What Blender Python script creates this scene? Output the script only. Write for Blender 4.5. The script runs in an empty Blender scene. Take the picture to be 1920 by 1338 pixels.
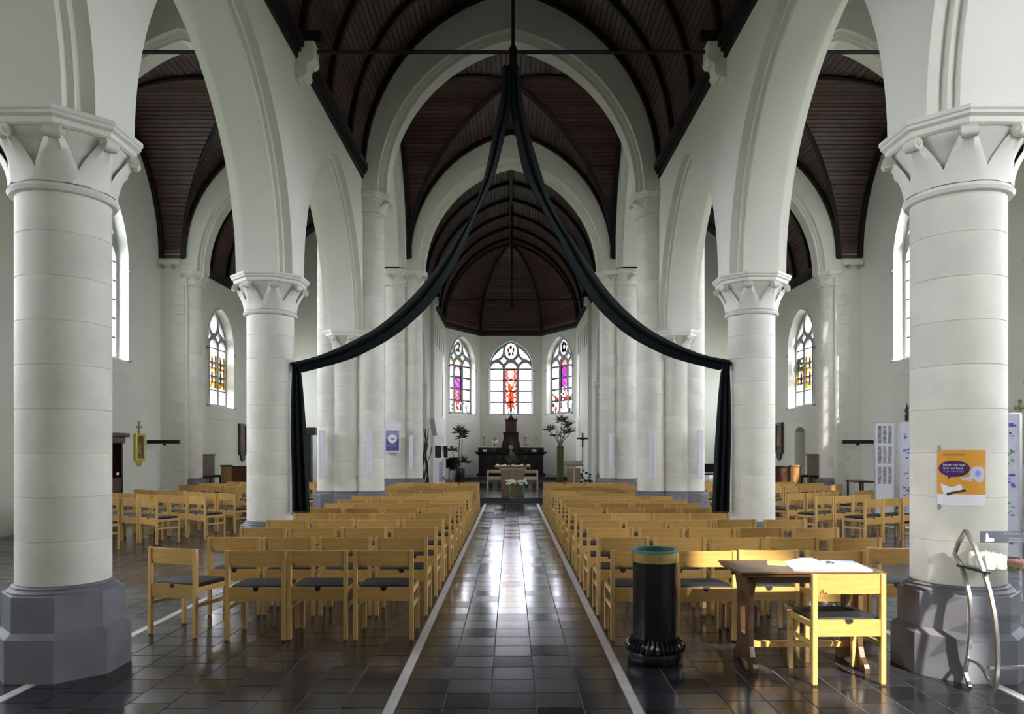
import bpy, bmesh, math, random
from mathutils import Vector, Matrix
from mathutils.geometry import tessellate_polygon
random.seed(7)
SC = bpy.context.scene
COL = SC.collection
PI = math.pi

# ------------------------------------------------------------------ camera, sky, sun, exposure
F, VX, HY, EYE = 1385.0, 958.0, 842.0, 1.65        # focal length in px, vanishing point, eye height
cam = bpy.data.cameras.new('camera')
cam.sensor_width = 36.0
cam.lens = F / 1920 * 36.0
cam.shift_x = (960 - VX) / 1920
cam.shift_y = (HY - 669) / 1920
cam.clip_end = 200
camo = bpy.data.objects.new('camera', cam)
camo.location = (0, 0, EYE)
camo.rotation_euler = (PI / 2, 0, 0)
COL.objects.link(camo)
SC.camera = camo

world = bpy.data.worlds.new('sky')
SC.world = world
world.use_nodes = True
bg = world.node_tree.nodes['Background']
bg.inputs['Color'].default_value = (0.90, 0.92, 1.0, 1)
bg.inputs['Strength'].default_value = 14.0

SUN_AZ, SUN_EL = math.radians(20), math.radians(38)
sun = bpy.data.lights.new('sun', 'SUN')
sun.energy = 9.0
sun.angle = math.radians(1.2)
sun.color = (1.0, 0.93, 0.80)
suno = bpy.data.objects.new('sun', sun)
sd = Vector((-math.sin(SUN_AZ) * math.cos(SUN_EL), math.cos(SUN_AZ) * math.cos(SUN_EL), -math.sin(SUN_EL)))
suno.rotation_euler = sd.to_track_quat('-Z', 'Y').to_euler()
suno.location = (8, -12, 14)
COL.objects.link(suno)

SC.view_settings.view_transform = 'Standard'
SC.view_settings.look = 'None'
SC.view_settings.gamma = 1.0
SC.view_settings.use_curve_mapping = False
SC.view_settings.exposure = 0.63
SC.cycles.max_bounces = 8
SC.cycles.diffuse_bounces = 5
SC.cycles.use_adaptive_sampling = True
SC.cycles.adaptive_threshold = 0.03
SC.cycles.transparent_max_bounces = 12
SC.cycles.sample_clamp_indirect = 12.0

def portal(loc, look, w, h):
    """daylight sampling guide placed in a window opening (emits nothing itself)"""
    l = bpy.data.lights.new('window_portal', 'AREA')
    l.shape = 'RECTANGLE'; l.size = w; l.size_y = h
    l.cycles.is_portal = True
    o = bpy.data.objects.new('window_portal', l)
    o.location = loc
    o.rotation_euler = Vector(look).to_track_quat('-Z', 'Y').to_euler()
    COL.objects.link(o)

# ------------------------------------------------------------------ materials
MATS = {}
def mat(name, col, rough=0.6, metal=0.0, var=0.0, scale=6.0, bump=0.0, bscale=40.0, spec=0.5, objvar=0.0, island=False, stretch=None, col2=None, coat=0.0, rvar=0.0):
    m = bpy.data.materials.new(name); m.use_nodes = True
    nt = m.node_tree; N = nt.nodes; L = nt.links
    b = N['Principled BSDF']
    b.inputs['Base Color'].default_value = (*col, 1)
    b.inputs['Roughness'].default_value = rough
    b.inputs['Metallic'].default_value = metal
    b.inputs['Specular IOR Level'].default_value = spec
    b.inputs['Coat Weight'].default_value = coat
    src = None
    vec = None
    if var or bump or col2:
        tc = N.new('ShaderNodeTexCoord')
        vec = tc.outputs['Object']
        if stretch:
            mp = N.new('ShaderNodeMapping'); mp.inputs['Scale'].default_value = stretch
            L.new(vec, mp.inputs['Vector']); vec = mp.outputs['Vector']
    if var or col2:
        nz = N.new('ShaderNodeTexNoise'); nz.inputs['Scale'].default_value = scale
        nz.inputs['Detail'].default_value = 6
        L.new(vec, nz.inputs['Vector'])
        mx = N.new('ShaderNodeMix'); mx.data_type = 'RGBA'
        rp = N.new('ShaderNodeMapRange'); rp.inputs['From Min'].default_value = 0.3; rp.inputs['From Max'].default_value = 0.7
        L.new(nz.outputs['Fac'], rp.inputs['Value'])
        L.new(rp.outputs['Result'], mx.inputs['Factor'])
        c2 = col2 or tuple(c * (1 - var) for c in col)
        mx.inputs['A'].default_value = (*col, 1)
        mx.inputs['B'].default_value = (*c2, 1)
        src = mx.outputs['Result']
    if objvar:
        oi = N.new('ShaderNodeObjectInfo')
        val = oi.outputs['Random']
        if island:
            g = N.new('ShaderNodeNewGeometry')
            ad = N.new('ShaderNodeMath'); ad.operation = 'ADD'
            L.new(oi.outputs['Random'], ad.inputs[0]); L.new(g.outputs['Random Per Island'], ad.inputs[1])
            fr = N.new('ShaderNodeMath'); fr.operation = 'FRACT'; L.new(ad.outputs[0], fr.inputs[0])
            val = fr.outputs[0]
        mr = N.new('ShaderNodeMapRange')
        mr.inputs['To Min'].default_value = 1 - objvar; mr.inputs['To Max'].default_value = 1 + objvar
        L.new(val, mr.inputs['Value'])
        if rvar:
            m7 = N.new('ShaderNodeMath'); m7.operation = 'MULTIPLY'; m7.inputs[1].default_value = 7.31; L.new(val, m7.inputs[0])
            f7 = N.new('ShaderNodeMath'); f7.operation = 'FRACT'; L.new(m7.outputs[0], f7.inputs[0])
            r7 = N.new('ShaderNodeMapRange'); r7.inputs['To Min'].default_value = rough - rvar; r7.inputs['To Max'].default_value = rough + rvar
            L.new(f7.outputs[0], r7.inputs['Value']); L.new(r7.outputs['Result'], b.inputs['Roughness'])
        hs = N.new('ShaderNodeHueSaturation')
        if src: L.new(src, hs.inputs['Color'])
        else: hs.inputs['Color'].default_value = (*col, 1)
        L.new(mr.outputs['Result'], hs.inputs['Value'])
        src = hs.outputs['Color']
    if src: L.new(src, b.inputs['Base Color'])
    if bump:
        nb = N.new('ShaderNodeTexNoise'); nb.inputs['Scale'].default_value = bscale; nb.inputs['Detail'].default_value = 4
        L.new(vec, nb.inputs['Vector'])
        bp = N.new('ShaderNodeBump'); bp.inputs['Strength'].default_value = bump; bp.inputs['Distance'].default_value = 0.01
        L.new(nb.outputs['Fac'], bp.inputs['Height'])
        L.new(bp.outputs['Normal'], b.inputs['Normal'])
    MATS[name] = m
    return m

def glass(name, col, diff=0.25):
    m = bpy.data.materials.new(name); m.use_nodes = True
    nt = m.node_tree; N = nt.nodes; L = nt.links
    N.remove(N['Principled BSDF'])
    t = N.new('ShaderNodeBsdfTransparent'); t.inputs['Color'].default_value = (*col, 1)
    d = N.new('ShaderNodeBsdfTranslucent'); d.inputs['Color'].default_value = (*col, 1)
    mx = N.new('ShaderNodeMixShader'); mx.inputs[0].default_value = diff
    L.new(t.outputs[0], mx.inputs[1]); L.new(d.outputs[0], mx.inputs[2])
    L.new(mx.outputs[0], N['Material Output'].inputs['Surface'])
    MATS[name] = m
    return m

mat('plaster', (0.81, 0.81, 0.715), 0.75, var=0.05, scale=0.8, bump=0.05, bscale=12)
mat('stone', (0.81, 0.785, 0.685), 0.6, var=0.13, scale=3.0, bump=0.15, bscale=30, objvar=0.05)
mat('moulding', (0.80, 0.785, 0.70), 0.6, var=0.06, scale=4, bump=0.06, bscale=30)
mat('plinth', (0.205, 0.205, 0.23), 0.55, var=0.25, scale=4.0, bump=0.12, bscale=25, objvar=0.08)
mat('board', (0.085, 0.040, 0.031), 0.42, var=0.35, scale=2.0, objvar=0.35, island=True, stretch=(3, 3, 3))
mat('rib', (0.013, 0.008, 0.008), 0.55, spec=0.3)
mat('beam', (0.018, 0.012, 0.012), 0.55, spec=0.3)
mat('tile', (0.026, 0.026, 0.032), 0.18, var=0.35, scale=9, bump=0.05, bscale=5, spec=0.5, objvar=0.6, island=True, rvar=0.06)
mat('grout', (0.42, 0.41, 0.40), 0.7, scale=0.9, col2=(0.06, 0.06, 0.06))
mat('strip', (0.62, 0.60, 0.57), 0.35, var=0.2, scale=5)
mat('slab', (0.055, 0.055, 0.065), 0.16, var=0.3, scale=2, bump=0.03, bscale=4)
mat('chair_wood', (0.62, 0.365, 0.105), 0.36, var=0.18, scale=3.0, objvar=0.2, stretch=(1.5, 14, 14))
mat('chair_wood_pale', (0.68, 0.43, 0.145), 0.36, var=0.15, scale=3.0, objvar=0.08, stretch=(14, 14, 1.5))
mat('cushion', (0.016, 0.016, 0.020), 0.6, spec=0.3, var=0.3, scale=20, bump=0.1, bscale=120)
mat('rubber', (0.01, 0.01, 0.01), 0.6)
mat('iron', (0.012, 0.012, 0.014), 0.4, spec=0.4)
mat('steel', (0.55, 0.56, 0.58), 0.28, metal=1.0)
mat('dark_wood', (0.055, 0.022, 0.014), 0.35, var=0.4, scale=4, stretch=(6, 6, 1))
mat('red_wood', (0.115, 0.040, 0.020), 0.35, var=0.35, scale=4, stretch=(6, 6, 1))
mat('oak', (0.42, 0.22, 0.075), 0.4, var=0.3, scale=4, stretch=(5, 5, 1))
mat('table_wood', (0.13, 0.066, 0.028), 0.28, var=0.3, scale=4, stretch=(1, 8, 8))
mat('altar_wood', (0.26, 0.185, 0.10), 0.45, var=0.2, scale=4, stretch=(8, 8, 1))
mat('altar_pale', (0.55, 0.43, 0.25), 0.45, var=0.15, scale=4)
mat('black_marble', (0.010, 0.010, 0.012), 0.22, var=0.3, scale=5)
mat('carved', (0.030, 0.017, 0.014), 0.4, var=0.5, scale=12, bump=0.4, bscale=30)
mat('brass', (0.55, 0.40, 0.14), 0.32, metal=0.9, var=0.3, scale=12)
mat('gold', (0.62, 0.52, 0.10), 0.35, metal=0.5)
mat('gold_dull', (0.42, 0.40, 0.24), 0.5, metal=0.3)
mat('black_lacquer', (0.006, 0.005, 0.007), 0.25, spec=0.4)
mat('verdigris_shaded', (0.03, 0.075, 0.06), 0.5)  # shaded copy of verdigris for the inside of the bin
mat('verdigris', (0.10, 0.25, 0.21), 0.5, var=0.3, scale=20)
mat('drape', (0.011, 0.018, 0.019), 0.8, spec=0.2, var=0.2, scale=3, bump=0.1, bscale=60)
mat('white_paint', (0.80, 0.80, 0.82), 0.4)
mat('speaker_white', (0.76, 0.76, 0.83), 0.4)
mat('speaker_grey', (0.42, 0.43, 0.47), 0.5)
mat('paper', (0.85, 0.85, 0.86), 0.6)
mat('paper_white', (0.88, 0.88, 0.92), 0.6)
mat('paper_green', (0.42, 0.62, 0.13), 0.5)
mat('paper_blue', (0.25, 0.36, 0.72), 0.5)
mat('poster_orange', (0.80, 0.37, 0.035), 0.5)
mat('poster_purple', (0.055, 0.015, 0.11), 0.5)
mat('poster_lilac', (0.38, 0.30, 0.80), 0.5)
mat('poster_pale', (0.62, 0.65, 0.78), 0.5)
mat('poster_blue', (0.10, 0.10, 0.34), 0.4)
mat('poster_sky', (0.30, 0.32, 0.55), 0.4)
mat('ink', (0.04, 0.04, 0.045), 0.6)
mat('photo_grey', (0.10, 0.10, 0.11), 0.5, var=0.9, scale=14, col2=(0.5, 0.5, 0.52))
mat('print_blue', (0.62, 0.64, 0.84), 0.5, scale=11, col2=(0.78, 0.79, 0.88))
mat('print_ink', (0.12, 0.15, 0.55), 0.5)
mat('print_green', (0.16, 0.40, 0.08), 0.5)
mat('panel_white', (0.74, 0.75, 0.82), 0.45)
mat('leaf', (0.030, 0.060, 0.022), 0.45, var=0.5, scale=8)
mat('leaf_pale', (0.16, 0.22, 0.12), 0.5, var=0.5, scale=8)
mat('leaf_dark', (0.015, 0.028, 0.014), 0.5, var=0.4, scale=8)
mat('stem', (0.25, 0.22, 0.15), 0.7, var=0.4, scale=10)
mat('stem_green', (0.14, 0.26, 0.09), 0.5)
mat('petal', (0.85, 0.84, 0.78), 0.6)
mat('petal_red', (0.45, 0.05, 0.05), 0.6)
mat('terracotta', (0.42, 0.17, 0.06), 0.7, var=0.2, scale=6)
mat('pot_dark', (0.014, 0.014, 0.018), 0.3)
mat('pot_olive', (0.15, 0.145, 0.045), 0.45, var=0.25, scale=5)
mat('soil', (0.03, 0.02, 0.012), 0.9)
mat('candle', (0.80, 0.76, 0.64), 0.5)
mat('fabric_pale', (0.62, 0.58, 0.50), 0.8)
mat('branch', (0.055, 0.040, 0.030), 0.8, var=0.5, scale=10)
mat('painting', (0.09, 0.05, 0.035), 0.4, scale=10, col2=(0.25, 0.13, 0.08))
mat('paint_skin', (0.45, 0.32, 0.22), 0.5)
mat('wax_box', (0.86, 0.84, 0.72), 0.5)
mat('box_card', (0.46, 0.32, 0.16), 0.6)
mat('box_pink', (0.75, 0.32, 0.34), 0.5)
mat('lead', (0.05, 0.05, 0.055), 0.5)
mat('tracery', (0.36, 0.36, 0.35), 0.7, var=0.15, scale=6)
mat('window_stone', (0.78, 0.78, 0.74), 0.65)
mat('statue_white', (0.62, 0.66, 0.62), 0.6)
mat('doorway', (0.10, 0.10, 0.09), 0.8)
m = bpy.data.materials.new('clear_sheet'); m.use_nodes = True
_n = m.node_tree
_t = _n.nodes.new('ShaderNodeBsdfTransparent'); _t.inputs['Color'].default_value = (0.86, 0.89, 0.91, 1)
_g = _n.nodes.new('ShaderNodeBsdfGlossy'); _g.inputs['Roughness'].default_value = 0.08
_x = _n.nodes.new('ShaderNodeMixShader'); _x.inputs[0].default_value = 0.12
_n.links.new(_t.outputs[0], _x.inputs[1]); _n.links.new(_g.outputs[0], _x.inputs[2])
_n.links.new(_x.outputs[0], _n.nodes['Material Output'].inputs['Surface'])
MATS['clear_sheet'] = m
glass('gl_clear', (0.86, 0.88, 0.92), 0.15)
glass('frost_sheet', (0.55, 0.58, 0.62), 0.55)
glass('gl_apse', (0.62, 0.63, 0.67), 0.1)
glass('gl_open', (0.93, 0.95, 0.97), 0.2)
glass('gl_frosted', (0.30, 0.31, 0.32), 1.0)
GLC = {'y': 'gl_paleyellow', 'r': 'gl_rose', '.': 'gl_clear', 'R': 'gl_red', 'O': 'gl_orange', 'P': 'gl_pink', 'M': 'gl_magenta', 'Y': 'gl_yellow', 'K': 'gl_dark', 'G': 'gl_green', 'S': 'gl_skin', 'B': 'gl_teal', 'V': 'gl_violet', 'A': 'gl_amber'}
for k, c in {'gl_paleyellow': (.34, .31, .07), 'gl_rose': (.16, .03, .035), 'gl_red': (.045, .002, .001), 'gl_orange': (.085, .012, .002), 'gl_pink': (.10, .03, .03), 'gl_magenta': (.045, .005, .045), 'gl_yellow': (.16, .14, .012), 'gl_dark': (.004, .004, .005), 'gl_green': (.012, .016, .008), 'gl_skin': (.13, .095, .06), 'gl_teal': (.02, .045, .04), 'gl_violet': (.015, .006, .025), 'gl_amber': (.10, .055, .003)}.items():
    glass(k, c, 0.15)

# ------------------------------------------------------------------ mesh helpers
class MB:
    def __init__(s): s.v = []; s.f = []; s.mi = []
    def add(s, vs, fs, m=0):
        o = len(s.v); s.v += [tuple(p) for p in vs]
        for f in fs: s.f.append(tuple(i + o for i in f)); s.mi.append(m)
        return s
    def box(s, x0, x1, y0, y1, z0, z1, m=0, M=None):
        vs = [(x, y, z) for z in (z0, z1) for y in (y0, y1) for x in (x0, x1)]
        if M: vs = [M @ Vector(p) for p in vs]
        return s.add(vs, [(0, 2, 3, 1), (4, 5, 7, 6), (0, 1, 5, 4), (2, 6, 7, 3), (0, 4, 6, 2), (1, 3, 7, 5)], m)
    def prism(s, outer, holes, w0, w1, fn=None, m=0, front=True, back=True):
        fn = fn or (lambda u, v, w: (u, w, v))
        loops = [outer] + list(holes)
        flat = [p for l in loops for p in l]
        tris = tessellate_polygon([[Vector((p[0], p[1], 0)) for p in l] for l in loops])
        n = len(flat)
        vs = [fn(p[0], p[1], w0) for p in flat] + [fn(p[0], p[1], w1) for p in flat]
        fs = []
        if front: fs += [tuple(t) for t in tris]
        if back: fs += [tuple(i + n for i in reversed(t)) for t in tris]
        o = 0
        for l in loops:
            k = len(l)
            for i in range(k):
                j = (i + 1) % k
                fs.append((o + i, o + j, n + o + j, n + o + i))
            o += k
        return s.add(vs, fs, m)
    def lathe(s, prof, n=24, c=(0, 0, 0), m=0, cap=True, M=None):
        vs = []; fs = []
        for r, z in prof:
            for i in range(n):
                a = 2 * PI * i / n
                vs.append((c[0] + r * math.cos(a), c[1] + r * math.sin(a), c[2] + z))
        for j in range(len(prof) - 1):
            for i in range(n):
                k = (i + 1) % n
                fs.append((j * n + i, j * n + k, (j + 1) * n + k, (j + 1) * n + i))
        if cap:
            fs.append(tuple(reversed(range(n))))
            fs.append(tuple(range((len(prof) - 1) * n, len(prof) * n)))
        if M: vs = [M @ Vector(p) for p in vs]
        return s.add(vs, fs, m)
    def oct(s, tiers, c=(0, 0), m=0):
        """stacked octagon tiers [(apothem, z)], flat faces towards the axes"""
        k = 1 / math.cos(PI / 8)
        vs = []; fs = []; n = 8
        for ap, z in tiers:
            for i in range(8):
                a = PI / 8 + i * PI / 4
                vs.append((c[0] + ap * k * math.cos(a), c[1] + ap * k * math.sin(a), z))
        for j in range(len(tiers) - 1):
            for i in range(n):
                q = (i + 1) % n
                fs.append((j * n + i, j * n + q, (j + 1) * n + q, (j + 1) * n + i))
        fs.append(tuple(reversed(range(n)))); fs.append(tuple(range((len(tiers) - 1) * n, len(tiers) * n)))
        return s.add(vs, fs, m)
    def tube(s, pts, r, n=8, m=0, cap=True, closed=False, flat=None):
        pts = [Vector(p) for p in pts]; k = len(pts)
        rs = r if isinstance(r, (list, tuple)) else [r] * k
        vs = []; fs = []
        up = Vector((0, 0, 1)); prev = None
        for i, p in enumerate(pts):
            if closed: t = pts[(i + 1) % k] - pts[i - 1]
            else: t = pts[min(i + 1, k - 1)] - pts[max(i - 1, 0)]
            if t.length < 1e-9: t = Vector((0, 0, 1))
            t.normalize()
            if prev is None:
                ref = up if abs(t.dot(up)) < 0.95 else Vector((1, 0, 0))
                a = t.cross(ref).normalized()
            else:
                a = prev - t * prev.dot(t)
                if a.length < 1e-6: a = t.orthogonal()
                a.normalize()
            prev = a
            b = t.cross(a)
            for q in range(n):
                th = 2 * PI * q / n + (PI / 4 if n == 4 else 0)
                vs.append(p + (a * math.cos(th) + b * math.sin(th)) * rs[i])
        rng = k if closed else k - 1
        for i in range(rng):
            for q in range(n):
                j = (i + 1) % k; w = (q + 1) % n
                fs.append((i * n + q, i * n + w, j * n + w, j * n + q))
        if cap and not closed:
            fs.append(tuple(reversed(range(n)))); fs.append(tuple(range((k - 1) * n, k * n)))
        return s.add(vs, fs, m)
    def ell(s, c, r, n=10, k=7, m=0):
        prof = []
        vs = []; fs = []
        rx, ry, rz = r if isinstance(r, (tuple, list)) else (r, r, r)
        for j in range(1, k):
            ph = -PI / 2 + PI * j / k
            for i in range(n):
                a = 2 * PI * i / n
                vs.append((c[0] + rx * math.cos(ph) * math.cos(a), c[1] + ry * math.cos(ph) * math.sin(a), c[2] + rz * math.sin(ph)))
        b = len(vs); vs.append((c[0], c[1], c[2] - rz)); vs.append((c[0], c[1], c[2] + rz))
        for j in range(k - 2):
            for i in range(n):
                q = (i + 1) % n
                fs.append((j * n + i, j * n + q, (j + 1) * n + q, (j + 1) * n + i))
        for i in range(n):
            q = (i + 1) % n
            fs.append((b, q, i)); fs.append((b + 1, (k - 2) * n + i, (k - 2) * n + q))
        return s.add(vs, fs, m)
    def mesh(s, name, mats, smooth=35, bevel=0):
        me = bpy.data.meshes.new(name)
        me.from_pydata(s.v, [], s.f)
        mats = [mats] if isinstance(mats, str) else mats
        for x in mats: me.materials.append(MATS[x])
        if len(mats) > 1: me.polygons.foreach_set('material_index', s.mi)
        bm = bmesh.new(); bm.from_mesh(me)
        bmesh.ops.recalc_face_normals(bm, faces=bm.faces)
        if bevel:
            es = [e for e in bm.edges if len(e.link_faces) == 2 and e.calc_face_angle(0) > 0.6]
            bmesh.ops.bevel(bm, geom=es, offset=bevel, segments=1, affect='EDGES', profile=0.5)
        bm.to_mesh(me); bm.free()
        if smooth:
            me.polygons.foreach_set('use_smooth', [True] * len(me.polygons))
            me.set_sharp_from_angle(angle=math.radians(smooth))
        me.update()
        return me
    def build(s, name, mats, parent=None, loc=None, smooth=35, bevel=0):
        return link(name, s.mesh(name, mats, smooth, bevel), parent, loc)

def link(name, me, parent=None, loc=None, rot=None):
    o = bpy.data.objects.new(name, me); COL.objects.link(o)
    if parent: o.parent = parent
    if loc: o.location = loc
    if rot: o.rotation_euler = rot
    return o
def tag(o, label, cat=None, group=None, kind=None):
    if label: o['label'] = label
    if cat: o['category'] = cat
    if group: o['group'] = group
    if kind: o['kind'] = kind
    return o
def thing(name, label, cat, loc=(0, 0, 0), rz=0, group=None):
    o = bpy.data.objects.new(name, None); COL.objects.link(o)
    o.empty_display_size = 0.1
    o.location = loc; o.rotation_euler = (0, 0, rz)
    return tag(o, label, cat, group)
def struct(o, label=None):
    o['kind'] = 'structure'
    if label: o['label'] = label
    return o
def copy_tree(o, parent=None):
    c = o.copy(); COL.objects.link(c); c.parent = parent
    for ch in list(o.children): copy_tree(ch, c)
    return c
def at(px, py, Y):
    return Vector(((px - VX) / F * Y, Y, EYE - (py - HY) / F * Y))
def arch(a, rise, n=14, cx=0, z0=0):
    """pointed arch from (cx-a, z0) over the apex to (cx+a, z0)"""
    R = (a * a + rise * rise) / (2 * a); c = R - a
    th = math.atan2(rise, -c)
    L = [(c + R * math.cos(PI + (th - PI) * i / n), R * math.sin(PI + (th - PI) * i / n)) for i in range(n + 1)]
    L[-1] = (0, rise)
    pts = L + [(-x, z) for x, z in reversed(L[:-1])]
    return [(cx + x, z0 + z) for x, z in pts]

def wopen(a, sill, spring, rise, c):
    return [(c - a, sill), (c + a, sill)] + [(x, z) for x, z in reversed(arch(a, rise, 14, c, spring))]

# ------------------------------------------------------------------ dimensions of the church
XC = 3.39            # centre line of the arcades
BAY = 4.81
Y1, Y2, Y3, Y4 = 5.61, 10.42, 15.24, 21.84    # columns and crossing piers
NF, AF = 3.0, 3.78   # arcade wall faces (nave side, aisle side)
AO = 9.6             # aisle outer wall
TO = 10.2            # transept end wall
ZS, ZR = 7.2, 3.7    # vault springing and rise
TOPZ = 11.7
CH = 4.05            # arcade capital top
SH = 6.85            # high capital top
YW = -1.6            # west wall
YA = 33.1            # apse start
YM = (Y3 + Y4) / 2
CY0 = 26.4           # chancel respond

# ------------------------------------------------------------------ floor
fl = MB().box(-11, 11, YW - .3, 36.5, -0.25, -0.0035).build('floor', 'grout', smooth=0)
struct(fl, 'dark slate tiled church floor')
mat('grass', (0.10, 0.13, 0.06), 0.9, var=0.4, scale=0.5)
struct(MB().box(-90, 90, -70, 110, -.7, -.5).build('ground', 'grass', smooth=0), 'unseen grass-coloured ground added outside to cut light from below the windows')  # never in view; added to darken light entering from below the horizon
def tile_mesh(w, d, name='tile'):
    b = MB(); c = 0.002; g = 0.003
    x, y = w / 2 - g, d / 2 - g
    vs = [(-x, -y, -.02), (x, -y, -.02), (x, y, -.02), (-x, y, -.02), (-x, -y, -c), (x, -y, -c), (x, y, -c), (-x, y, -c),
          (-x + c, -y + c, 0), (x - c, -y + c, 0), (x - c, y - c, 0), (-x + c, y - c, 0)]
    fs = [(0, 1, 5, 4), (1, 2, 6, 5), (2, 3, 7, 6), (3, 0, 4, 7), (4, 5, 9, 8), (5, 6, 10, 9), (6, 7, 11, 10), (7, 4, 8, 11), (8, 9, 10, 11)]
    return vs, fs
cols = []
ax = 0.015
for i in range(5): cols.append((ax - 0.60 + 0.30 * i, 0.30))
for s in (-1, 1):
    for i in range(9): cols.append((ax + s * (0.8225 + 0.14 + 0.28 * i), 0.28))
    for i in range(22): cols.append((ax + s * (3.4125 + 0.15 + 0.30 * i), 0.30))
cells = []
for ci, (cx, cw) in enumerate(cols):
    off = (0.0 if ci < 5 else random.choice([0, 0, 0, .1, .15])) + random.choice([0, 0, .012])
    y = 3.95 + off
    while y < 22.55:
        d = min(0.30, 22.6 - (y - .15))
        blocked = False
        for s in (-1, 1):
            for cy in (Y1, Y2):
                if abs(cx - s * XC) < .27 and abs(y - cy) < .27: blocked = True
        if abs(cx) < 10.1 and not blocked and (y < 15 or abs(cx) < 9.6 or y > 15.6):
            cells.append((cx, y, cw))
        y += 0.30
def tile_score(c):
    cx, y, cw = c
    px = VX + F * cx / y; py = HY + F * EYE / y
    if not (-20 < px < 1940 and py < 1345): return -1
    if y > 7.2 and abs(cx) > 1.0: return 0.2 / y
    if abs(cx) < 3.9 and abs(cx) > 2.95 and abs(y - Y1) < .45: return 0
    if cx < -3.8 and y < 7.2: return 0
    return 1 / y ** 2
cells.sort(key=tile_score, reverse=True)
tm = {}
for cw in (0.28, 0.30):
    b = MB(); vs, fs = tile_mesh(cw, 0.30); b.add(vs, fs); tm[cw] = b.mesh('tile', 'tile', smooth=0)
for cx, y, cw in cells[:300]:
    link('tile', tm[cw], fl, (cx, y, random.uniform(-.0006, 0)), (random.gauss(0, .0011), random.gauss(0, .0011), 0))
b = MB()
for cx, y, cw in cells[300:]:
    vs, fs = tile_mesh(cw, .30)
    tx, ty = random.gauss(0, .0011), random.gauss(0, .0011)
    b.add([(p[0] + cx, p[1] + y, p[2] + p[0] * tx + p[1] * ty) for p in vs], fs)
o = b.build('tile_field', 'tile', fl, smooth=0); o['kind'] = 'stuff'
for i, x in enumerate((ax - .78625, ax + .78625, ax - 3.39, ax + 3.39)):
    b = MB()
    y = 3.8
    while y < 22.5:
        L = random.choice([.9, 1.0, 1.2]); e = min(y + L, 22.55)
        if not (abs(x) > 3 and any(abs((y + e) / 2 - q) < .9 for q in (Y1, Y2))) or True:
            b.box(x - .034, x + .034, y, e - .004, -.02, .0005)
        y = e
    b.build('marble_strip', 'strip', fl, smooth=0)
struct(MB().box(-11.2, 11.2, YW - .4, 36.6, TOPZ, TOPZ + .2).build('ceiling_leak_block', 'beam', smooth=0), 'unseen slab added above the wooden vaults to block light leaks')  # unseen slab added to stop sky light leaking past the vaults

# platforms of the chancel
for k, (y0, z0, z1, xw) in enumerate(((22.6, 0, .17, 2.98), (28.6, .17, .34, 2.98), (31.4, .34, .47, 2.4))):
    b = MB()
    if k == 2: b.box(-xw, xw, y0, 34.5, z0, z1)
    else:
        b.prism([(-xw, y0), (xw, y0), (xw, YA), (1.5, 35.6), (-1.5, 35.6), (-xw, YA)], [], z0, z1, fn=lambda u, v, w: (u, v, w))
    o = b.build('floor_step', 'slab', smooth=0, bevel=.008)
    struct(o, ['lowest dark stone step of the chancel', 'second dark stone step of the chancel', 'top dark stone step under the high altar'][k])

# ------------------------------------------------------------------ arcade walls and diaphragm arches
def fx(u, v, w): return (w, u, v)       # wall in a Y-Z plane
def fy(u, v, w): return (u, w, v)       # wall in an X-Z plane
def arcade(side):
    s = side
    b = MB()
    for (w0, w1, half, dr) in ((NF, AF, .275, 0.0), (XC - .285, XC + .285, .35, .075), (XC - .235, XC + .235, .42, .145)):
        a = BAY / 2 - half
        R0 = (2.13 ** 2 + 2.70 ** 2) / (2 * 2.13); c = R0 - 2.13
        R = R0 - dr; rise = math.sqrt(R * R - c * c)
        pts = [(YW, 0), (0.3, 0), (0.3, 6.3)]  # unseen west bay cut open so the sun reaches the table
        for k in range(3):
            ym = 0.8 + BAY * (k + .5)
            A = arch(a, rise, 18, ym, CH)
            pts += A[18:] if k == 0 else A
        pts += [(Y3 + .1, CH), (Y3 + .1, TOPZ), (YW, TOPZ)]
        q = []
        for p in pts:
            if not q or (abs(p[0] - q[-1][0]) + abs(p[1] - q[-1][1])) > 1e-5: q.append(p)
        b.prism(q, [], s * w0, s * w1, fx)
    o = b.build('wall_nave_' + ('left' if s < 0 else 'right'), 'plaster', smooth=30)
    struct(o, 'white plastered nave arcade wall with pointed arches, ' + ('left' if s < 0 else 'right') + ' side')
    # thin roll on the edge of the inner order
    return o
for s in (-1, 1): arcade(s)

def diaphragm(name, label, fn, cx, a, x0, x1, ymid, leg0=None, leg1=None, rise=3.13):
    """cross arch in two orders; leg0/leg1: solid wall down to the floor from x0 to leg0 and leg1 to x1"""
    b = MB()
    R0 = (a * a + rise * rise) / (2 * a); c = R0 - a
    for (t, da) in ((.36, .15), (.25, .075), (.20, 0.0)):
        R = R0 + da; rs = math.sqrt(R * R - c * c); A = a + da
        pts = []
        if leg0 is not None: pts += [(x0, 0), (leg0, 0), (leg0, SH)]
        else: pts += [(x0, SH)]
        pts += arch(A, rs, 22, cx, SH)
        if leg1 is not None: pts += [(leg1, SH), (leg1, 0), (x1, 0)]
        else: pts += [(x1, SH)]
        pts += [(x1, TOPZ), (x0, TOPZ)]
        q = []
        for p in pts:
            if not q or (abs(p[0] - q[-1][0]) + abs(p[1] - q[-1][1])) > 1e-5: q.append(p)
        b.prism(q, [], ymid - t, ymid + t, fn)
    o = b.build(name, 'plaster', smooth=30)
    return struct(o, label)
diaphragm('wall_crossing_front', 'white pointed arch between nave and crossing', fy, 0, 2.54, -XC, XC, Y3)
diaphragm('wall_chancel_arch', 'white pointed arch between crossing and chancel', fy, 0, 2.54, -XC, XC, Y4)
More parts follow.
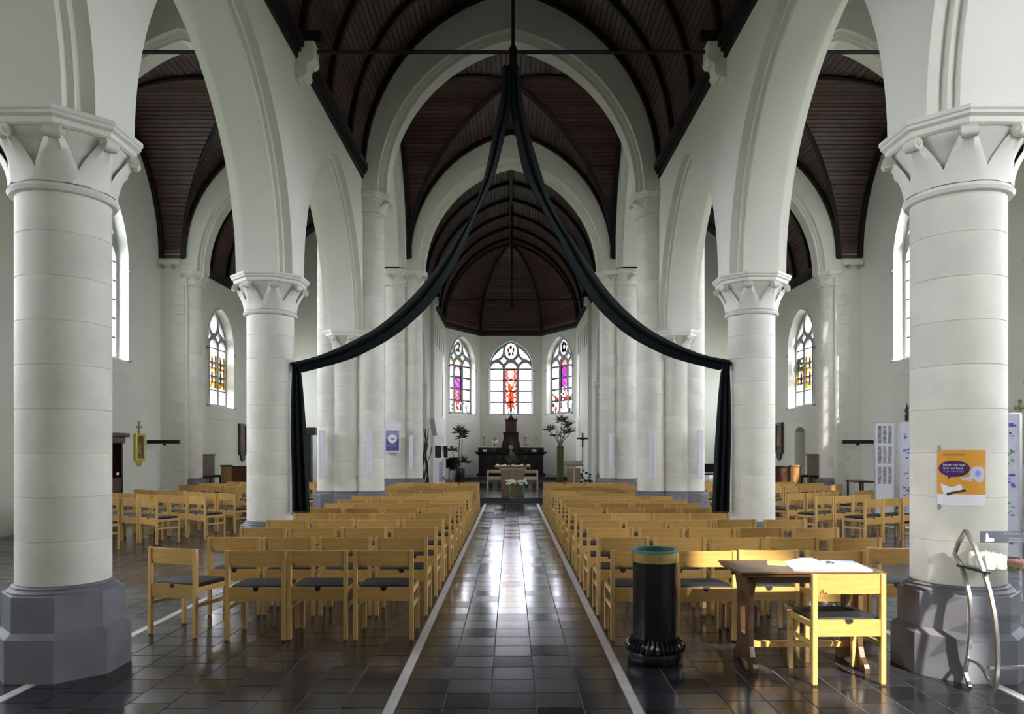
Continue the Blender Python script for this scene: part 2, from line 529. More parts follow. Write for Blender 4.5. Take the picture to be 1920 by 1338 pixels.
for s, nm in ((-1, 'left'), (1, 'right')):
    diaphragm('wall_crossing_' + nm, 'white pointed arch opening to the %s transept' % nm, fx, YM, 2.45, Y3 - .1, Y4 + .1, s * XC)
    cx = 6.69
    for y, n2, lb in ((Y3, 'aisle_arch', 'white pointed arch between %s aisle and transept'), (Y4, 'chapel_arch', 'white pointed arch between %s transept and side chapel')):
        if s < 0: diaphragm('wall_%s_%s' % (n2, nm), lb % nm, fy, -cx, 2.3, -TO - .5, -XC + .1, y, leg0=-9.42)
        else: diaphragm('wall_%s_%s' % (n2, nm), lb % nm, fy, cx, 2.3, XC - .1, TO + .5, y, leg1=9.42)

# chancel side walls: an arch to the chapel, then solid
for s, nm in ((-1, 'left'), (1, 'right')):
    b = MB()
    CW = (.6, 3.0, 4.9, .9)
    for (w0, w1, half) in ((NF, AF, 0.0), (XC - .22, XC + .22, .14)):
        pts = [(Y4 + .1, CH)] + arch(1.86 - half, 2.35 - half, 16, (Y4 + .1 + CY0) / 2 + .08, CH) + [(CY0 - half - .05, CH), (CY0 - half - .05, 0), (YA + .1, 0), (YA + .1, TOPZ), (Y4 + .1, TOPZ)]
        b.prism(pts, [wopen(*CW, 31.6)], s * w0, s * w1, fx)
    o = b.build('wall_chancel_' + nm, 'plaster', smooth=30)
    struct(o, 'white chancel side wall, ' + nm)
    # raised plaster field with five hanging slots above a deep window niche
    slots = []
    for y0 in (28.07, 28.85, 29.7, 30.55, 31.5):
        zb = 5.80; hw = .15
        slots.append([(y0 - hw, 6.45), (y0 - hw, zb)] + [(y0 - hw * math.cos(t), zb - hw * math.sin(t)) for t in [PI * k / 8 for k in range(1, 8)]] + [(y0 + hw, zb), (y0 + hw, 6.45)])
    MB().prism([(27.6, .6), (32.7, .6), (32.7, 7.0), (27.6, 7.0)], slots + [wopen(*CW, 31.6)], s * (NF - .12), s * NF, fx).build('relief_field', 'plaster', o, smooth=30)

# ------------------------------------------------------------------ outer walls with windows
def wall(name, label, u0, u1, fn, w0, w1, holes, z1=TOPZ):
    b = MB().prism([(u0, 0), (u1, 0), (u1, z1), (u0, z1)], holes, w0, w1, fn)
    return struct(b.build(name, 'plaster', smooth=30), label)

WN = [0]
def bands(art, r0, r1):
    return art[r0:r1]
def window(label, fn, c, a, sill, spring, rise, depth=.24, art=None, heads=None, oval=None, nrow=4, plain=False, clear='gl_clear', bar=.02, single=False):
    """traceried window; fn(u,v,w): w grows into the room from the wall's inner face"""
    WN[0] += 1
    e = thing('window_%d' % WN[0], label, None)
    e['kind'] = 'structure'
    kz = rise / (1.28 * a)
    f2 = lambda u, v, w: fn(c + u, v, w)
    outer = [(-a, sill), (a, sill)] + list(reversed(arch(a, rise, 14, 0, spring)))
    lights = (-.665 * a, 0, .665 * a); lw = .268 * a
    def head(cu, n=8):
        return [(cu + lw * math.cos(t), spring + lw * 1.08 * math.sin(t) * min(kz, 1.0)) for t in [PI * k / n for k in range(n + 1)]]
    s0 = sill + .10
    holes = []
    for cu in lights: holes.append([(cu - lw, s0), (cu + lw, s0)] + head(cu))
    ov = [(.27 * a * math.cos(2 * PI * k / 16), spring + (.845 + .355 * math.sin(2 * PI * k / 16)) * a * kz) for k in range(16)]
    holes.append(ov)
    dia = []; leaf = []
    for s in (-1, 1):
        d = [(s * .345 * a + dx * .145 * a, spring + (.40 + dz * .145) * a * kz) for dx, dz in ((1, 0), (0, 1), (-1, 0), (0, -1))]
        l = [(s * u * a, spring + v * a * kz) for u, v in ((.87, .40), (.50, .545), (.40, .724), (.365, .98), (.586, .80), (.776, .586))]
        dia.append(d); leaf.append(l)
    holes += dia + leaf
    if plain: holes = holes[:3] + [ov]
    if single: holes = [[(x * .93, sill + .1 + (z - sill) * .95) for x, z in outer]]
    MB().prism(outer, holes, -depth, -depth - .10, f2).build('tracery', 'tracery', e, smooth=30)
    # inner jamb lining and outline roll
    rim = []
    for x, z in [(-a, sill)] + arch(a, rise, 14, 0, spring) + [(a, sill)]: rim.append((x, z))
    k = 1 + .07 / a
    out = [(x * (1 + .06 / a), (z if z > sill + .01 else z) + (.07 * (z - spring) / rise if z > spring else 0)) for x, z in rim]
    MB().prism(out + list(reversed(rim)), [], 0.0, .03, f2).build('hood_mould', 'window_stone', e, smooth=30)
    for s in (-1, 1):
        b = MB(); p = f2(s * (a + .05), spring - .12 * a, .03)
        b.ell(p, .055, 8, 6); q = f2(s * (a + .05), sill + .0, .03); b.ell(q, (.06, .06, .03), 8, 6)
        b.build('label_stop', 'tracery', e)
    # sloping sill
    b = MB()
    pts = [f2(-a, sill - .02, -depth), f2(a, sill - .02, -depth), f2(a, sill - .42, .015), f2(-a, sill - .42, .015), f2(-a, sill - .5, -depth), f2(a, sill - .5, -depth)]
    b.add(pts, [(0, 1, 2, 3), (3, 2, 5, 4), (0, 3, 4), (1, 5, 2), (0, 4, 5, 1)])
    b.build('sill', 'window_stone', e, smooth=0)
    # panes
    gw = -depth - .05
    if single:
        MB().add([f2(x, z, gw) for x, z in holes[0]], [tuple(range(len(holes[0])))]).build('pane', clear, e, smooth=0)
        lights = ()
    hrow = (spring - s0) / nrow
    for li, cu in enumerate(lights):
        A = art[li] if art and art[li] else None
        nr = len(A) // nrow if A else 0
        for r in range(nrow):
            z1 = spring - r * hrow; z0 = z1 - hrow
            b = MB(); mats = [clear]
            if A:
                rows = A[r * nr:(r + 1) * nr]; nc = len(rows[0])
                for q, row in enumerate(rows):
                    for p, chv in enumerate(row):
                        g = GLC[chv] if chv != '.' else clear
                        if g not in mats: mats.append(g)
                        xa, xb = cu - lw + 2 * lw * p / nc, cu - lw + 2 * lw * (p + 1) / nc
                        za, zb = z1 - hrow * q / nr, z1 - hrow * (q + 1) / nr
                        b.add([f2(xa, zb, gw), f2(xb, zb, gw), f2(xb, za, gw), f2(xa, za, gw)], [(0, 1, 2, 3)], mats.index(g))
            else:
                b.add([f2(cu - lw, z0, gw), f2(cu + lw, z0, gw), f2(cu + lw, z1, gw), f2(cu - lw, z1, gw)], [(0, 1, 2, 3)])
            b.build('pane', mats, e, smooth=0)
            b = MB(); t = bar
            for (ua, va, ub, vb) in ((cu - lw, z1 - t, cu + lw, z1 + t),):
                b.prism([(ua, va), (ub, va), (ub, vb), (ua, vb)], [], gw + .012, gw + .03, f2)
            b.build('saddle_bar', 'lead', e, smooth=0)
        hm = clear
        if heads and heads[li]: hm = GLC[heads[li]]
        h = head(cu)
        MB().add([f2(x, z, gw) for x, z in h], [tuple(range(len(h)))]).build('pane', hm, e, smooth=0)
    if not single: MB().add([f2(x, z, gw) for x, z in ov], [tuple(range(len(ov)))]).build('pane', clear, e, smooth=0)
    if oval:
        b = MB()
        for k in range(5):
            t = 2 * PI * k / 5 + .4; rr = .13 * a
            x, z = rr * math.cos(t), spring + .845 * a * kz + rr * 1.3 * math.sin(t)
            b.ell(f2(x, z, gw + .01), (.075 * a, .02, .10 * a) if k % 2 else (.05 * a, .02, .13 * a), 8, 5)
        b.build('oval_motif', GLC[oval], e)
    if not plain:
        for l in dia + leaf:
            MB().add([f2(x, z, gw) for x, z in l], [tuple(range(len(l)))]).build('pane', clear, e, smooth=0)
    pc = Vector(f2(0, (sill + spring + rise) / 2, -depth - .35)); pi = Vector(f2(0, (sill + spring + rise) / 2, 1.0))
    portal(pc, pi - pc, 2 * a, spring + rise - sill)
    return e

# mosaics of the apse windows: top to bottom of each light
CEN = ["PRPPPPRP", "RPSSSYRP", "PRSSSSPR", "RPSSSSRP", "PRPSSPRP", "RPPRRPPR",
       "RP.SS.PR", "PRO..ORP", "P.RO.O.R", "RPROORPR", "P.RORO.P", "RPORO.PR",
       "PR.RORRP", "R.OROR.R", "PROROR.P", "R.OORORR", "P.OROR.P", "R.OROR.R",
       "PRORORP.", ".ROROR.R", ".PORORP.", ".R.OR.R.", "...KK...", "..K..K.."]
LEF = ["MVMMVM", "VM..MV", "M.SS.V", "K.SS.K", "V.SS.K", "KMMMVK",
       "MVMPMV", "PMVMPV", "MPMVMV", "MMPMMV", "MVMPMM", "PMVMMV",
       "RPMPVR", "PRPPVP", "RPPRVP", "PRPPVR", "RPRPVP", "RRPPMR",
       "PRRPRP", "..RPR.", "R.R..R", ".PRR.P", "R.RRPR", ".R..R."]
LE1 = ["......"] * 18 + ["......", "..R...", ".RR..P", "..RP..", ".P.R.P", "P..P.."]
LE3 = ["......"] * 18 + ["K.....", "KK....", ".K..K.", "..KK..", "...K..", "....K."]
RIG = ["KKMMKK", "KMVMMK", "KMMMVM", "KMMVMK", "KVMMMM", "KMMMMK",
       "KMVMMM", "KMMPMK", "VMMMPM", "KMMMMK", "KVMPMK", "K.MM.M",
       "K.RR.K", "K..R.M", ".RR.R.", "G.R.RP", "GRRRRG", "K.RRRK",
       ".SSS..", "SS.SSP", "S...SS", "PS.SSP", ".PSS..", "..P.S."]
RI1 = ["......"] * 14 + ["R.....", ".RR...", "..RRR.", "..RRRR", "...RR.", "R..R..", "RR...R", "..RR.K", ".RPR.K", "B.R.BB"]
RI3 = ["......"] * 14 + ["...RRR", ".RRRRR", "RRRRR.", "RR....", "......", "..KK.S", ".K.SSS", ".SSSS.", "BBSS.B", "BBBBBB"]
AMB = ["AYAY.A", "Y.VV.A", "A.KV.Y", "YAKKAA", "A.VK.Y", "AAKVAO"]
GRN = ["GGGGGG", "GG.GGG", "GGKGGG", "G.G.GG", "GGGKGG", "GKGGGG"]

def apse_map(p0, p1):
    d = Vector((p1[0] - p0[0], p1[1] - p0[1], 0)); L = d.length; d.normalize()
    nrm = Vector((d.y, -d.x, 0))
    if nrm.dot(Vector((0, YA, 0)) - Vector((p0[0], p0[1], 0))) < 0: nrm = -nrm
    def fn(u, v, w): return (p0[0] + d.x * u + nrm.x * w, p0[1] + d.y * u + nrm.y * w, v)
    return fn, L
corn = [(-3.0, YA), (-1.5, YA + 2.6), (1.5, YA + 2.6), (3.0, YA)]
labs = ['left stained glass window of the apse with a magenta figure', 'central apse window with a red and orange robed figure', 'right apse window with a purple figure and red star']
arts = [([LE1, LEF, LE3], (None, 'y', None), 'S'), ([None, CEN, None], (None, 'y', None), 'P'), ([RI1, RIG, RI3], (None, 'r', None), 'R')]
for i in range(3):
    fn, L = apse_map(corn[i], corn[i + 1])
    h = wopen(1.05, 3.3, 5.55, 1.34, L / 2)
    wall('wall_apse_%d' % (i + 1), ['left', 'rear', 'right'][i] + ' white wall facet of the apse', -.02, L + .02, fn, 0, -.5, [h])
    window(labs[i], fn, L / 2, 1.05, 3.3, 5.55, 1.34, art=arts[i][0], heads=arts[i][1], oval=arts[i][2], bar=.04, clear='gl_apse')

for s, nm in ((-1, 'left'), (1, 'right')):
    window('deep plain window niche in the %s chancel wall' % nm, lambda u, v, w, s=s: (s * (NF - w), u, v), 31.6, .6, 3.0, 4.9, .9, depth=.64, single=True, clear='gl_apse')
    fo = lambda u, v, w, s=s: (s * (AO - w), u, v)
    ft = lambda u, v, w, s=s: (s * (TO - w), u, v)
    # aisle wall
    cs = (3.2, 8.0, 12.4)  # aisle windows are out of view, added to light the nave
    AW = (1.25, 2.9, 5.3, 1.5)
    wall('wall_aisle_' + nm, 'white outer wall of the %s aisle' % nm, YW, Y3, fo, 0, -.6, [wopen(*AW, c) for c in cs])
    for c in cs: window('unseen plain window added in the %s aisle wall to light the nave' % nm, fo, c, *AW, clear='gl_open')
    # transept end wall
    wall('wall_transept_' + nm, 'white end wall of the %s transept' % nm, Y3 - .3, Y4 + .3, ft, 0, -.5, [wopen(1.8, 4.0, 6.6, 2.2, 17.85)])
    window('tall traceried window in the %s transept end wall' % nm, ft, 17.85, 1.8, 4.0, 6.6, 2.2, nrow=5,
           art=[None, None, (["......"] * 6 + ["..KK..", ".YKY..", "KYYYK.", "K.....", "......", "......"] + ["....R.", "...R..", "..KK..", ".R....", "......", "......"] + ["......"] * 12)] if True else None)
    # chapel wall with window and (right) doorway
    hs = [wopen(1.08, 3.05, 5.0, 1.28, 24.45), wopen(.9, 2.8, 5.2, 1.3, 27.85)]
    window('plain rear window added for light in the %s chapel, hidden behind the columns' % nm, fo, 27.85, .9, 2.8, 5.2, 1.3, clear='gl_open')  # extra window added out of sight to brighten the chapel
    if s > 0: hs.append([(24.1, 0.001), (25.0, 0.001), (25.0, 2.25), (24.78, 2.36), (24.55, 2.4), (24.32, 2.36), (24.1, 2.25)])
    wall('wall_chapel_' + nm, 'white outer wall of the %s side chapel' % nm, Y4, 29.6, fo, 0, -.5, hs)
    if s < 0: A = [["......"] * 6 + GRN + GRN + ["......"] * 6, ["......"] * 3 + AMB + AMB + ["AAOAYA", "AOA.AO"] + ["......"] * 7, ["......"] * 3 + AMB + AMB + ["AYAOAA", "YAAA.O"] + ["......"] * 7]
    else: A = [["......"] * 3 + AMB + GRN[:4] + AMB[:4] + ["......"] * 7, ["......"] * 3 + AMB + AMB + ["YYVKYY", "YYYYYY"] + ["......"] * 7, ["......"] * 3 + GRN + AMB + ["......"] * 9]
    window('yellow and green stained glass window in the %s chapel wall' % nm, fo, 24.45, 1.08, 3.05, 5.0, 1.28, art=A, nrow=4, clear='gl_apse')
    fb = lambda u, v, w: (u, 29.6 - w, v)
    x0, x1 = (-AO - .5, -NF - .1) if s < 0 else (NF + .1, AO + .5)
    wall('wall_chapel_back_' + nm, 'plain white rear wall of the %s side chapel' % nm, x0, x1, fb, 0, -.4, [])
    fw = lambda u, v, w: (u, YW + w, v)
    x0, x1 = (-AO - .6, -NF) if s < 0 else (NF, AO + .6)
    c = s * 6.0
    c = s * 4.9; WW = (1.05, 4.2, 6.6, 1.4)  # unseen west window, added and sized to throw sun on the table
    wall('wall_west_' + nm, 'white west wall of the %s aisle' % nm, x0, x1, fw, 0, -.5, [wopen(*WW, c)] if s > 0 else [])
    if s > 0: window('unseen west window added in the %s aisle to throw sun on the table' % nm, fw, c, *WW, plain=True, single=True, clear='gl_open' if s > 0 else 'gl_frosted')
wall('wall_west_nave', 'white west wall of the nave', -NF, NF, lambda u, v, w: (u, YW + w, v), 0, -.5, [])
# doorway lining on the right chapel wall
d = thing('door_1', 'open round-topped doorway in the right chapel wall', None); d['kind'] = 'structure'
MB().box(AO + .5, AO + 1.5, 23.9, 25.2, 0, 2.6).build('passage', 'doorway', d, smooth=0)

# ------------------------------------------------------------------ wooden vaults
NB = 42
def board_profile(a, rise, nb=NB, groove=.018, depth=.02):
    """polyline of a boarded pointed vault: flat boards separated by V grooves (u, v)"""
    R = (a * a + rise * rise) / (2 * a); c = R - a
    th = PI - math.atan2(rise, -c)
    half = []
    dt = th / nb; g = groove / R / 2
    for i in range(nb):
        for t in (i * dt + g, (i + 1) * dt - g): half.append((c - R * math.cos(t), R * math.sin(t)))
        t = (i + 1) * dt
        if i < nb - 1: half.append((c - (R + depth) * math.cos(t), (R + depth) * math.sin(t)))
    half[0] = (-a, 0); half[-1] = (0, rise)
    return half + [(-x, z) for x, z in reversed(half[:-1])]
def extr(b, poly, f, w0, w1, m=0):
    vs = []
    n = len(poly)
    for u, v in poly: vs.append(f(u, w0(u), v))
    for u, v in poly: vs.append(f(u, w1(u), v))
    # separate islands per board so each takes its own tone
    for i in range(n - 1):
        b.add([vs[i], vs[i + 1], vs[n + i + 1], vs[n + i]], [(0, 1, 2, 3)], m)
def rib(parent, pts, w=.10, d=.14, name='rib'):
    b = MB(); b.tube(pts, w * .72, 4); return b.build(name, 'rib', parent, smooth=0)
def arc_pts(a, rise, n=12): return arch(a, rise, n)
def barrel(name, label, cx, a, y0, y1, ribs, rise=ZR):
    b = MB()
    extr(b, board_profile(a, rise), lambda u, w, v: (cx + u, w, ZS + v), lambda u: y0, lambda u: y1)
    o = struct(b.build(name, 'board', smooth=0), label)
    for y in ribs:
        rb = MB()
        outer = arch(a + .02, rise + .02, 16); inner = list(reversed(arch(a - .09, rise - .10, 16)))
        rb.prism(outer + inner, [], y - .055, y + .055, lambda u, v, w: (cx + u, w, ZS + v))
        rb.build('rib', 'rib', o, smooth=30)
    return o
# nave, aisles
rv = [Y3 - .45 - .02]
c = barrel('ceiling_nave', 'dark boarded pointed vault over the nave', 0, NF, YW, Y3 - .35, [14.75, 13.55, 12.0, 10.42, 8.85, 7.2, 5.61])
for s, nm in ((-1, 'left'), (1, 'right')):
    barrel('ceiling_aisle_' + nm, 'dark boarded vault over the %s aisle' % nm, s * (AO + AF) / 2, (AO - AF) / 2, YW, Y3 - .35, [14.75, 13.55, 12.0, 10.42])
    barrel('ceiling_chapel_' + nm, 'dark boarded vault over the %s side chapel' % nm, s * (AO + AF) / 2, (AO - AF) / 2, Y4 + .35, 29.6, [22.3, 23.6, 24.9, 26.2, 27.5, 28.8])
chv = barrel('ceiling_chancel', 'dark boarded pointed vault over the chancel', 0, NF, Y4 + .35, YA, [22.6, 23.9, 25.5, 27.2, 28.9, 30.6, 32.2])
MB().box(-.05, .05, Y4 + .36, YA, ZS + ZR - .14, ZS + ZR + .02).build('ridge_beam', 'white_paint' if False else 'rib', chv, smooth=0)

def groin(name, label, cx, cy, hx, hy, ep=0, em=0):
    b = MB()
    P = board_profile(hx, ZR)
    k = hy / hx
    f = lambda u, w, v: (cx + u, cy + w, ZS + v)
    extr(b, P, f, lambda u: k * abs(u), lambda u: hy)
    extr(b, P, f, lambda u: -k * abs(u), lambda u: -hy)
    g = lambda u, w, v: (cx + w, cy + u * k, ZS + v)
    extr(b, P, g, lambda u: abs(u), lambda u: hx + ep)
    extr(b, P, g, lambda u: -abs(u), lambda u: -hx - em)
    o = struct(b.build(name, 'board', smooth=0), label)
    A = arch(hx, ZR, 14)
    for s in (-1, 1):
        rb = MB(); rb.tube([(cx + u, cy + s * u * k, ZS + v - .03) for u, v in A], .06, 8)
        rb.build('groin_rib', 'beam', o)
        for (outer, mp) in ((1, lambda u, v, w: (cx + u, cy + s * (hy - w), ZS + v)), (0, lambda u, v, w: (cx + s * (hx + (ep if s > 0 else em) - w), cy + u * k, ZS + v))):
            rb = MB()
            rb.prism(arch(hx + .02, ZR + .02, 16) + list(reversed(arch(hx - .10, ZR - .11, 16))), [], 0, .12, mp)
            rb.build('rib', 'rib', o, smooth=30)
    MB().lathe([(.0, -.22), (.12, -.2), (.16, -.1), (.16, .1)], 12, (cx, cy, ZS + ZR), cap=False).build('boss', 'rib', o)
    return o
groin('ceiling_crossing', 'dark boarded groin vault over the crossing', 0, YM, NF, (Y4 - Y3) / 2 - .36)
for s, nm in ((-1, 'left'), (1, 'right')):
    groin('ceiling_transept_' + nm, 'brown boarded groin vault over the %s transept' % nm, s * (AO - .05 + AF) / 2, YM, (AO - .05 - AF) / 2, (Y4 - Y3) / 2 - .36, ep=.65 if s > 0 else 0, em=.65 if s < 0 else 0)
# apse half dome
b = MB()
P = [p for p in board_profile(NF, ZR) if p[0] <= 0]
for i in range(3):
    for j in range(len(P) - 1):
        vs = []
        for (u, v) in (P[j], P[j + 1]):
            k = -u / NF
            for q in (corn[i], corn[i + 1]): vs.append((q[0] * k, YA + (q[1] - YA) * k, ZS + v))
        b.add(vs, [(0, 1, 3, 2)])
ap = struct(b.build('ceiling_apse', 'board', smooth=0), 'dark boarded half dome over the apse')
for q in corn:
    MB().tube([(q[0] * -u / NF, YA + (q[1] - YA) * -u / NF, ZS + v - .03) for u, v in arch(NF, ZR, 14)[:15]], .07, 8).build('rib', 'rib', ap)
b = MB()
for i in range(3):
    p, q = Vector((*corn[i], ZS)), Vector((*corn[i + 1], ZS))
    cc = Vector((0, YA, ZS)); p2, q2 = p + (cc - p).normalized() * .12, q + (cc - q).normalized() * .12
    b.add([p + Vector((0, 0, .12)), q + Vector((0, 0, .12)), q2 + Vector((0, 0, .12)), p2 + Vector((0, 0, .12)), p - Vector((0, 0, .08)), q - Vector((0, 0, .08)), q2, p2], [(0, 1, 2, 3), (4, 5, 6, 7), (3, 2, 6, 7), (0, 1, 5, 4)])
b.build('wall_plate', 'beam', ap, smooth=0)

# dark cornice beams along the springing of the vaults
TN = [0]
def cornice(s, xw, y0, y1, label, d=1):
    TN[0] += 1
    b = MB()
    for (o0, o1, z0, z1) in ((0, .04, -.10, -.01), (0, .08, -.01, .05), (0, .12, .05, .18)):
        xa, xb = s * (xw - d * o1), s * (xw + d * .02)
        b.box(min(xa, xb), max(xa, xb), y0, y1, ZS + z0, ZS + z1)
    struct(b.build('trim_%d' % TN[0], 'beam', smooth=0), label)
for s, nm in ((-1, 'left'), (1, 'right')):
    cornice(s, NF, YW, Y3 - .36, 'dark wooden cornice along the %s nave wall' % nm)
    cornice(s, NF, Y4 + .36, YA, 'dark wooden cornice along the %s chancel wall' % nm)
    cornice(s, AO, YW, Y3 - .36, 'dark wooden cornice along the %s aisle wall' % nm)
    cornice(s, AO, Y4 + .36, 29.6, 'dark wooden cornice along the %s chapel wall' % nm)

# corbels carrying the roof
def corbel(x, y, s, label, grp, zt=7.35):
    e = thing('stone_corbel', label, 'corbel', (x, y, zt), 0, grp)
    b = MB()
    b.prism([(0, 0), (.26, 0), (.26, -.20), (.18, -.30), (.16, -.40), (.08, -.50), (0, -.54)], [], -.13, .13, lambda u, v, w: (-s * u, w, v))
    b.build('block', 'moulding', e, smooth=0, bevel=.015)
    for (u, v) in ((.185, -.23), (.085, -.43)):
        MB().tube([(-s * u, -.14, v), (-s * u, .14, v)], .08, 14).build('scroll', 'moulding', e)
    MB().box(-s * .02 if s > 0 else 0.0, 0.34 if s < 0 else 0.0, -.09, .09, .0, .16).build('beam_end', 'beam', e, smooth=0) if s < 0 else MB().box(-.34, 0, -.09, .09, .0, .16).build('beam_end', 'beam', e, smooth=0)
    return e
for s, nm in ((-1, 'left'), (1, 'right')):
    corbel(s * NF, Y2, s, 'carved stone corbel high on the %s nave wall under the iron tie rod' % nm, 'roof corbels')
    corbel(s * NF, 27.7, s, 'small carved corbel high on the %s chancel wall at the far tie rod' % nm, 'roof corbels')
# iron tie rods
for nm, x0, x1, y in (('across the nave', -2.73, 2.73, Y2), ('across the left aisle', -AO + .14, -AF - .1, Y2), ('across the right aisle', AF + .1, AO - .14, Y2), ('across the chancel', -2.73, 2.73, 27.7)):
    e = thing('tie_rod', 'black iron tie rod stretched ' + nm, 'tie rod', (0, y, 7.25), 0, 'roof tie rods')
    MB().tube([(x0, 0, 0), (x1, 0, 0)], .028 if y < 20 else .035, 8).build('rod', 'iron', e)
    if nm in ('across the nave', 'across the chancel'):
        MB().tube([(.03, 0, -.28), (.03, 0, 3.6)], .026 if y < 20 else .03, 8).build('hanger', 'iron', e)
        MB().lathe([(.0, -.34), (.05, -.3), (.07, -.22), (.05, -.12), (.06, .04), (.03, .1)], 10, (.03, 0, 0), cap=False).build('knob', 'iron', e)

# ------------------------------------------------------------------ columns and piers
R = .32
def leaf_mesh(r0, r1, z0, z1):
    b = MB()
    n = 8; vs = []
    for j in range(n + 1):
        t = j / n
        r = r0 + .012 + (r1 - r0) * t ** 1.8
        z = z0 + (z1 - z0) * t
        w = (.125 * (1 - t) ** .8 + .045) * r0 / .32
        bulge = .018
        vs += [(r - .02, -w, z), (r + bulge, -w * .45, z), (r + bulge * .3, 0, z), (r + bulge, w * .45, z), (r - .02, w, z)]
    fs = []
    for j in range(n):
        for i in range(4):
            fs.append((j * 5 + i, j * 5 + i + 1, (j + 1) * 5 + i + 1, (j + 1) * 5 + i))
    b.add(vs, fs)
    q = r0 / .32
    b.tube([(r1 + .02, -.052 * q, z1 - .005), (r1 + .02, .052 * q, z1 - .005)], .043 * q, 14)
    b.tube([(r1 + .02, -.062 * q, z1 - .005), (r1 + .02, .062 * q, z1 - .005)], .024 * q, 10)
    b.tube([(r1 + .02, -.070 * q, z1 - .005), (r1 + .02, .070 * q, z1 - .005)], .010 * q, 8)
    return b.mesh('leaf', 'moulding', 50)
CAPS = {}
def capital(e, x, y, r, zt, h=.50, ab=.495, lea=True):
    """neck ring, bell with curled leaves and octagonal abacus; zt is the top"""
    k = r / .32
    c = link('capital', CAPS.setdefault(('bell', r, h), MB().lathe([(r, -h), (r + .01, -h + .05), (r + .025, -h * .6), (r + .07 * k, -.20), (r + .12 * k, -.10)], 32).mesh('bell', 'moulding')), e, (x, y, zt))
    me = CAPS.setdefault(('ring', r, h), MB().lathe([(r, -h - .045), (r + .035 * k, -h - .04), (r + .05 * k, -h - .015), (r + .035 * k, -h + .012), (r, -h + .02)], 36, cap=False).mesh('neck_ring', 'moulding'))
    link('neck_ring', me, c)
    me = CAPS.setdefault(('ab', r, ab), MB().oct([(ab - .06 * k, -.125), (ab - .04 * k, -.11), (ab - .04 * k, -.075), (ab - .012, -.06), (ab - .012, -.04), (ab, -.03), (ab, 0)]).mesh('abacus', 'moulding', 20))
    link('abacus', me, c)
    if lea:
        lm = CAPS.setdefault(('leaf', r, h), leaf_mesh(r, r + .135 * k, -h + .02, -.165))
        for i in range(8): link('leaf', lm, c, None, (0, 0, PI / 8 + i * PI / 4))
    return c
def drums(e, x, y, r, z0, z1, n):
    h = (z1 - z0) / n
    for i in range(n):
        me = CAPS.setdefault(('drum', r, round(h, 4)), MB().lathe([(r - .006, 0), (r, .004), (r, h - .004), (r - .006, h)], 40).mesh('drum', 'stone', 30))
        link('drum', me, e, (x, y, z0 + i * h), (0, 0, random.uniform(0, 6)))
def plinth(e, x, y, r, z1, k=1.0):
    t = z1
    me = CAPS.setdefault(('pl', r, z1), MB().oct([(r + .10, 0), (r + .10, t * .46), (r + .055, t * .52)]).mesh('plinth_lower', 'plinth', 15))
    link('lower_plinth', me, e, (x, y, 0))
    me = CAPS.setdefault(('pu', r, z1), MB().oct([(r + .055, t * .52), (r + .055, t * .905), (r + .045, t * .92)]).mesh('plinth_upper', 'plinth', 15))
    link('upper_plinth', me, e, (x, y, 0))
    me = CAPS.setdefault(('pm', r, z1), MB().lathe([(r + .045, t * .90), (r + .05, t * .935), (r + .035, t * .95), (r + .02, t * .965), (r + .025, t * .98), (r, t)], 36, cap=False).mesh('base_mould', 'plinth', 40))
    link('base_moulding', me, e, (x, y, 0))
for s, nm in ((-1, 'left'), (1, 'right')):
    for y, lb in ((Y1, 'large white stone column nearest the camera, %s of the nave'), (Y2, 'white stone column with the %s end of the dark drape')):
        e = thing('stone_column', lb % nm, 'column', (s * XC, y, 0), 0, 'nave columns')
        plinth(e, 0, 0, R, .66)
        drums(e, 0, 0, R, .66, 3.545, 9)
        capital(e, 0, 0, R, CH)
    for y, lb in ((Y3, 'clustered white crossing pier at the %s end of the nave'), (Y4, 'clustered white pier at the %s side of the chancel arch')):
        e = thing('clustered_pier', lb % nm, 'pier', (s * XC, y, 0), 0, 'crossing piers')
        # low arcade shaft, high shafts to nave, aisle and crossing
        low_y = 0.0 if y == Y3 else .30
        low = [(0, low_y)]
        high = [(-s * .49, 0), (s * .31, 0), (0, .34 if y == Y3 else -.12)]
        for (x, yy) in low:
            plinth(e, x, yy, R, .80)
            drums(e, x, yy, R, .80, 3.545, 9)
            capital(e, x, yy, R, CH)
        for (x, yy) in high:
            r = .285
            if (x, yy) == high[2] and y == Y4: r = .32
            plinth(e, x, yy, r, .80)
            drums(e, x, yy, r, .80, 6.40, 17)
            capital(e, x, yy, r, SH, .42, r + .15)
    # responds against the outer walls
    for y, lb in ((Y3, 'half column with quoins against the %s aisle wall'), (Y4, 'half column with quoins beside the %s chapel arch')):
        e = thing('wall_respond', lb % nm, 'half column', (s * 9.42, y, 0), 0, 'wall responds')
        plinth(e, 0, 0, .285, .80)
        drums(e, 0, 0, .285, .80, 6.40, 17)
        capital(e, 0, 0, .285, SH, .40, .44)
        yy = -.36 if y == Y4 else .36
        for i in range(22):
            w = .17 if i % 2 else .27
            xa = .06; z = .15 + i * .285
            x0, x1 = (s * xa, s * (xa + w + .1)) if s > 0 else (s * (xa + w + .1), s * xa)
            me = CAPS.setdefault(('quoin', i % 2, s), MB().box(x0, x1, -.02, .02, 0, .277).mesh('quoin', 'stone', 0, .004))
            link('quoin', me, e, (0, yy, z))
    # moulded corbel of the transept vault in the corner
    e = thing('vault_corbel', 'moulded stone corbel under the %s transept vault corner' % nm, 'corbel', (s * 9.9, Y4 - .46, 7.0), 0, 'vault corbels')
    MB().box(-.27, .27, -.09, .1, -.02, .13).build('block', 'moulding', e, smooth=0, bevel=.02)
    for q in (-.15, .15): MB().ell((q, -.06, -.08), (.06, .06, .07), 10, 6).build('boss', 'tracery', e)
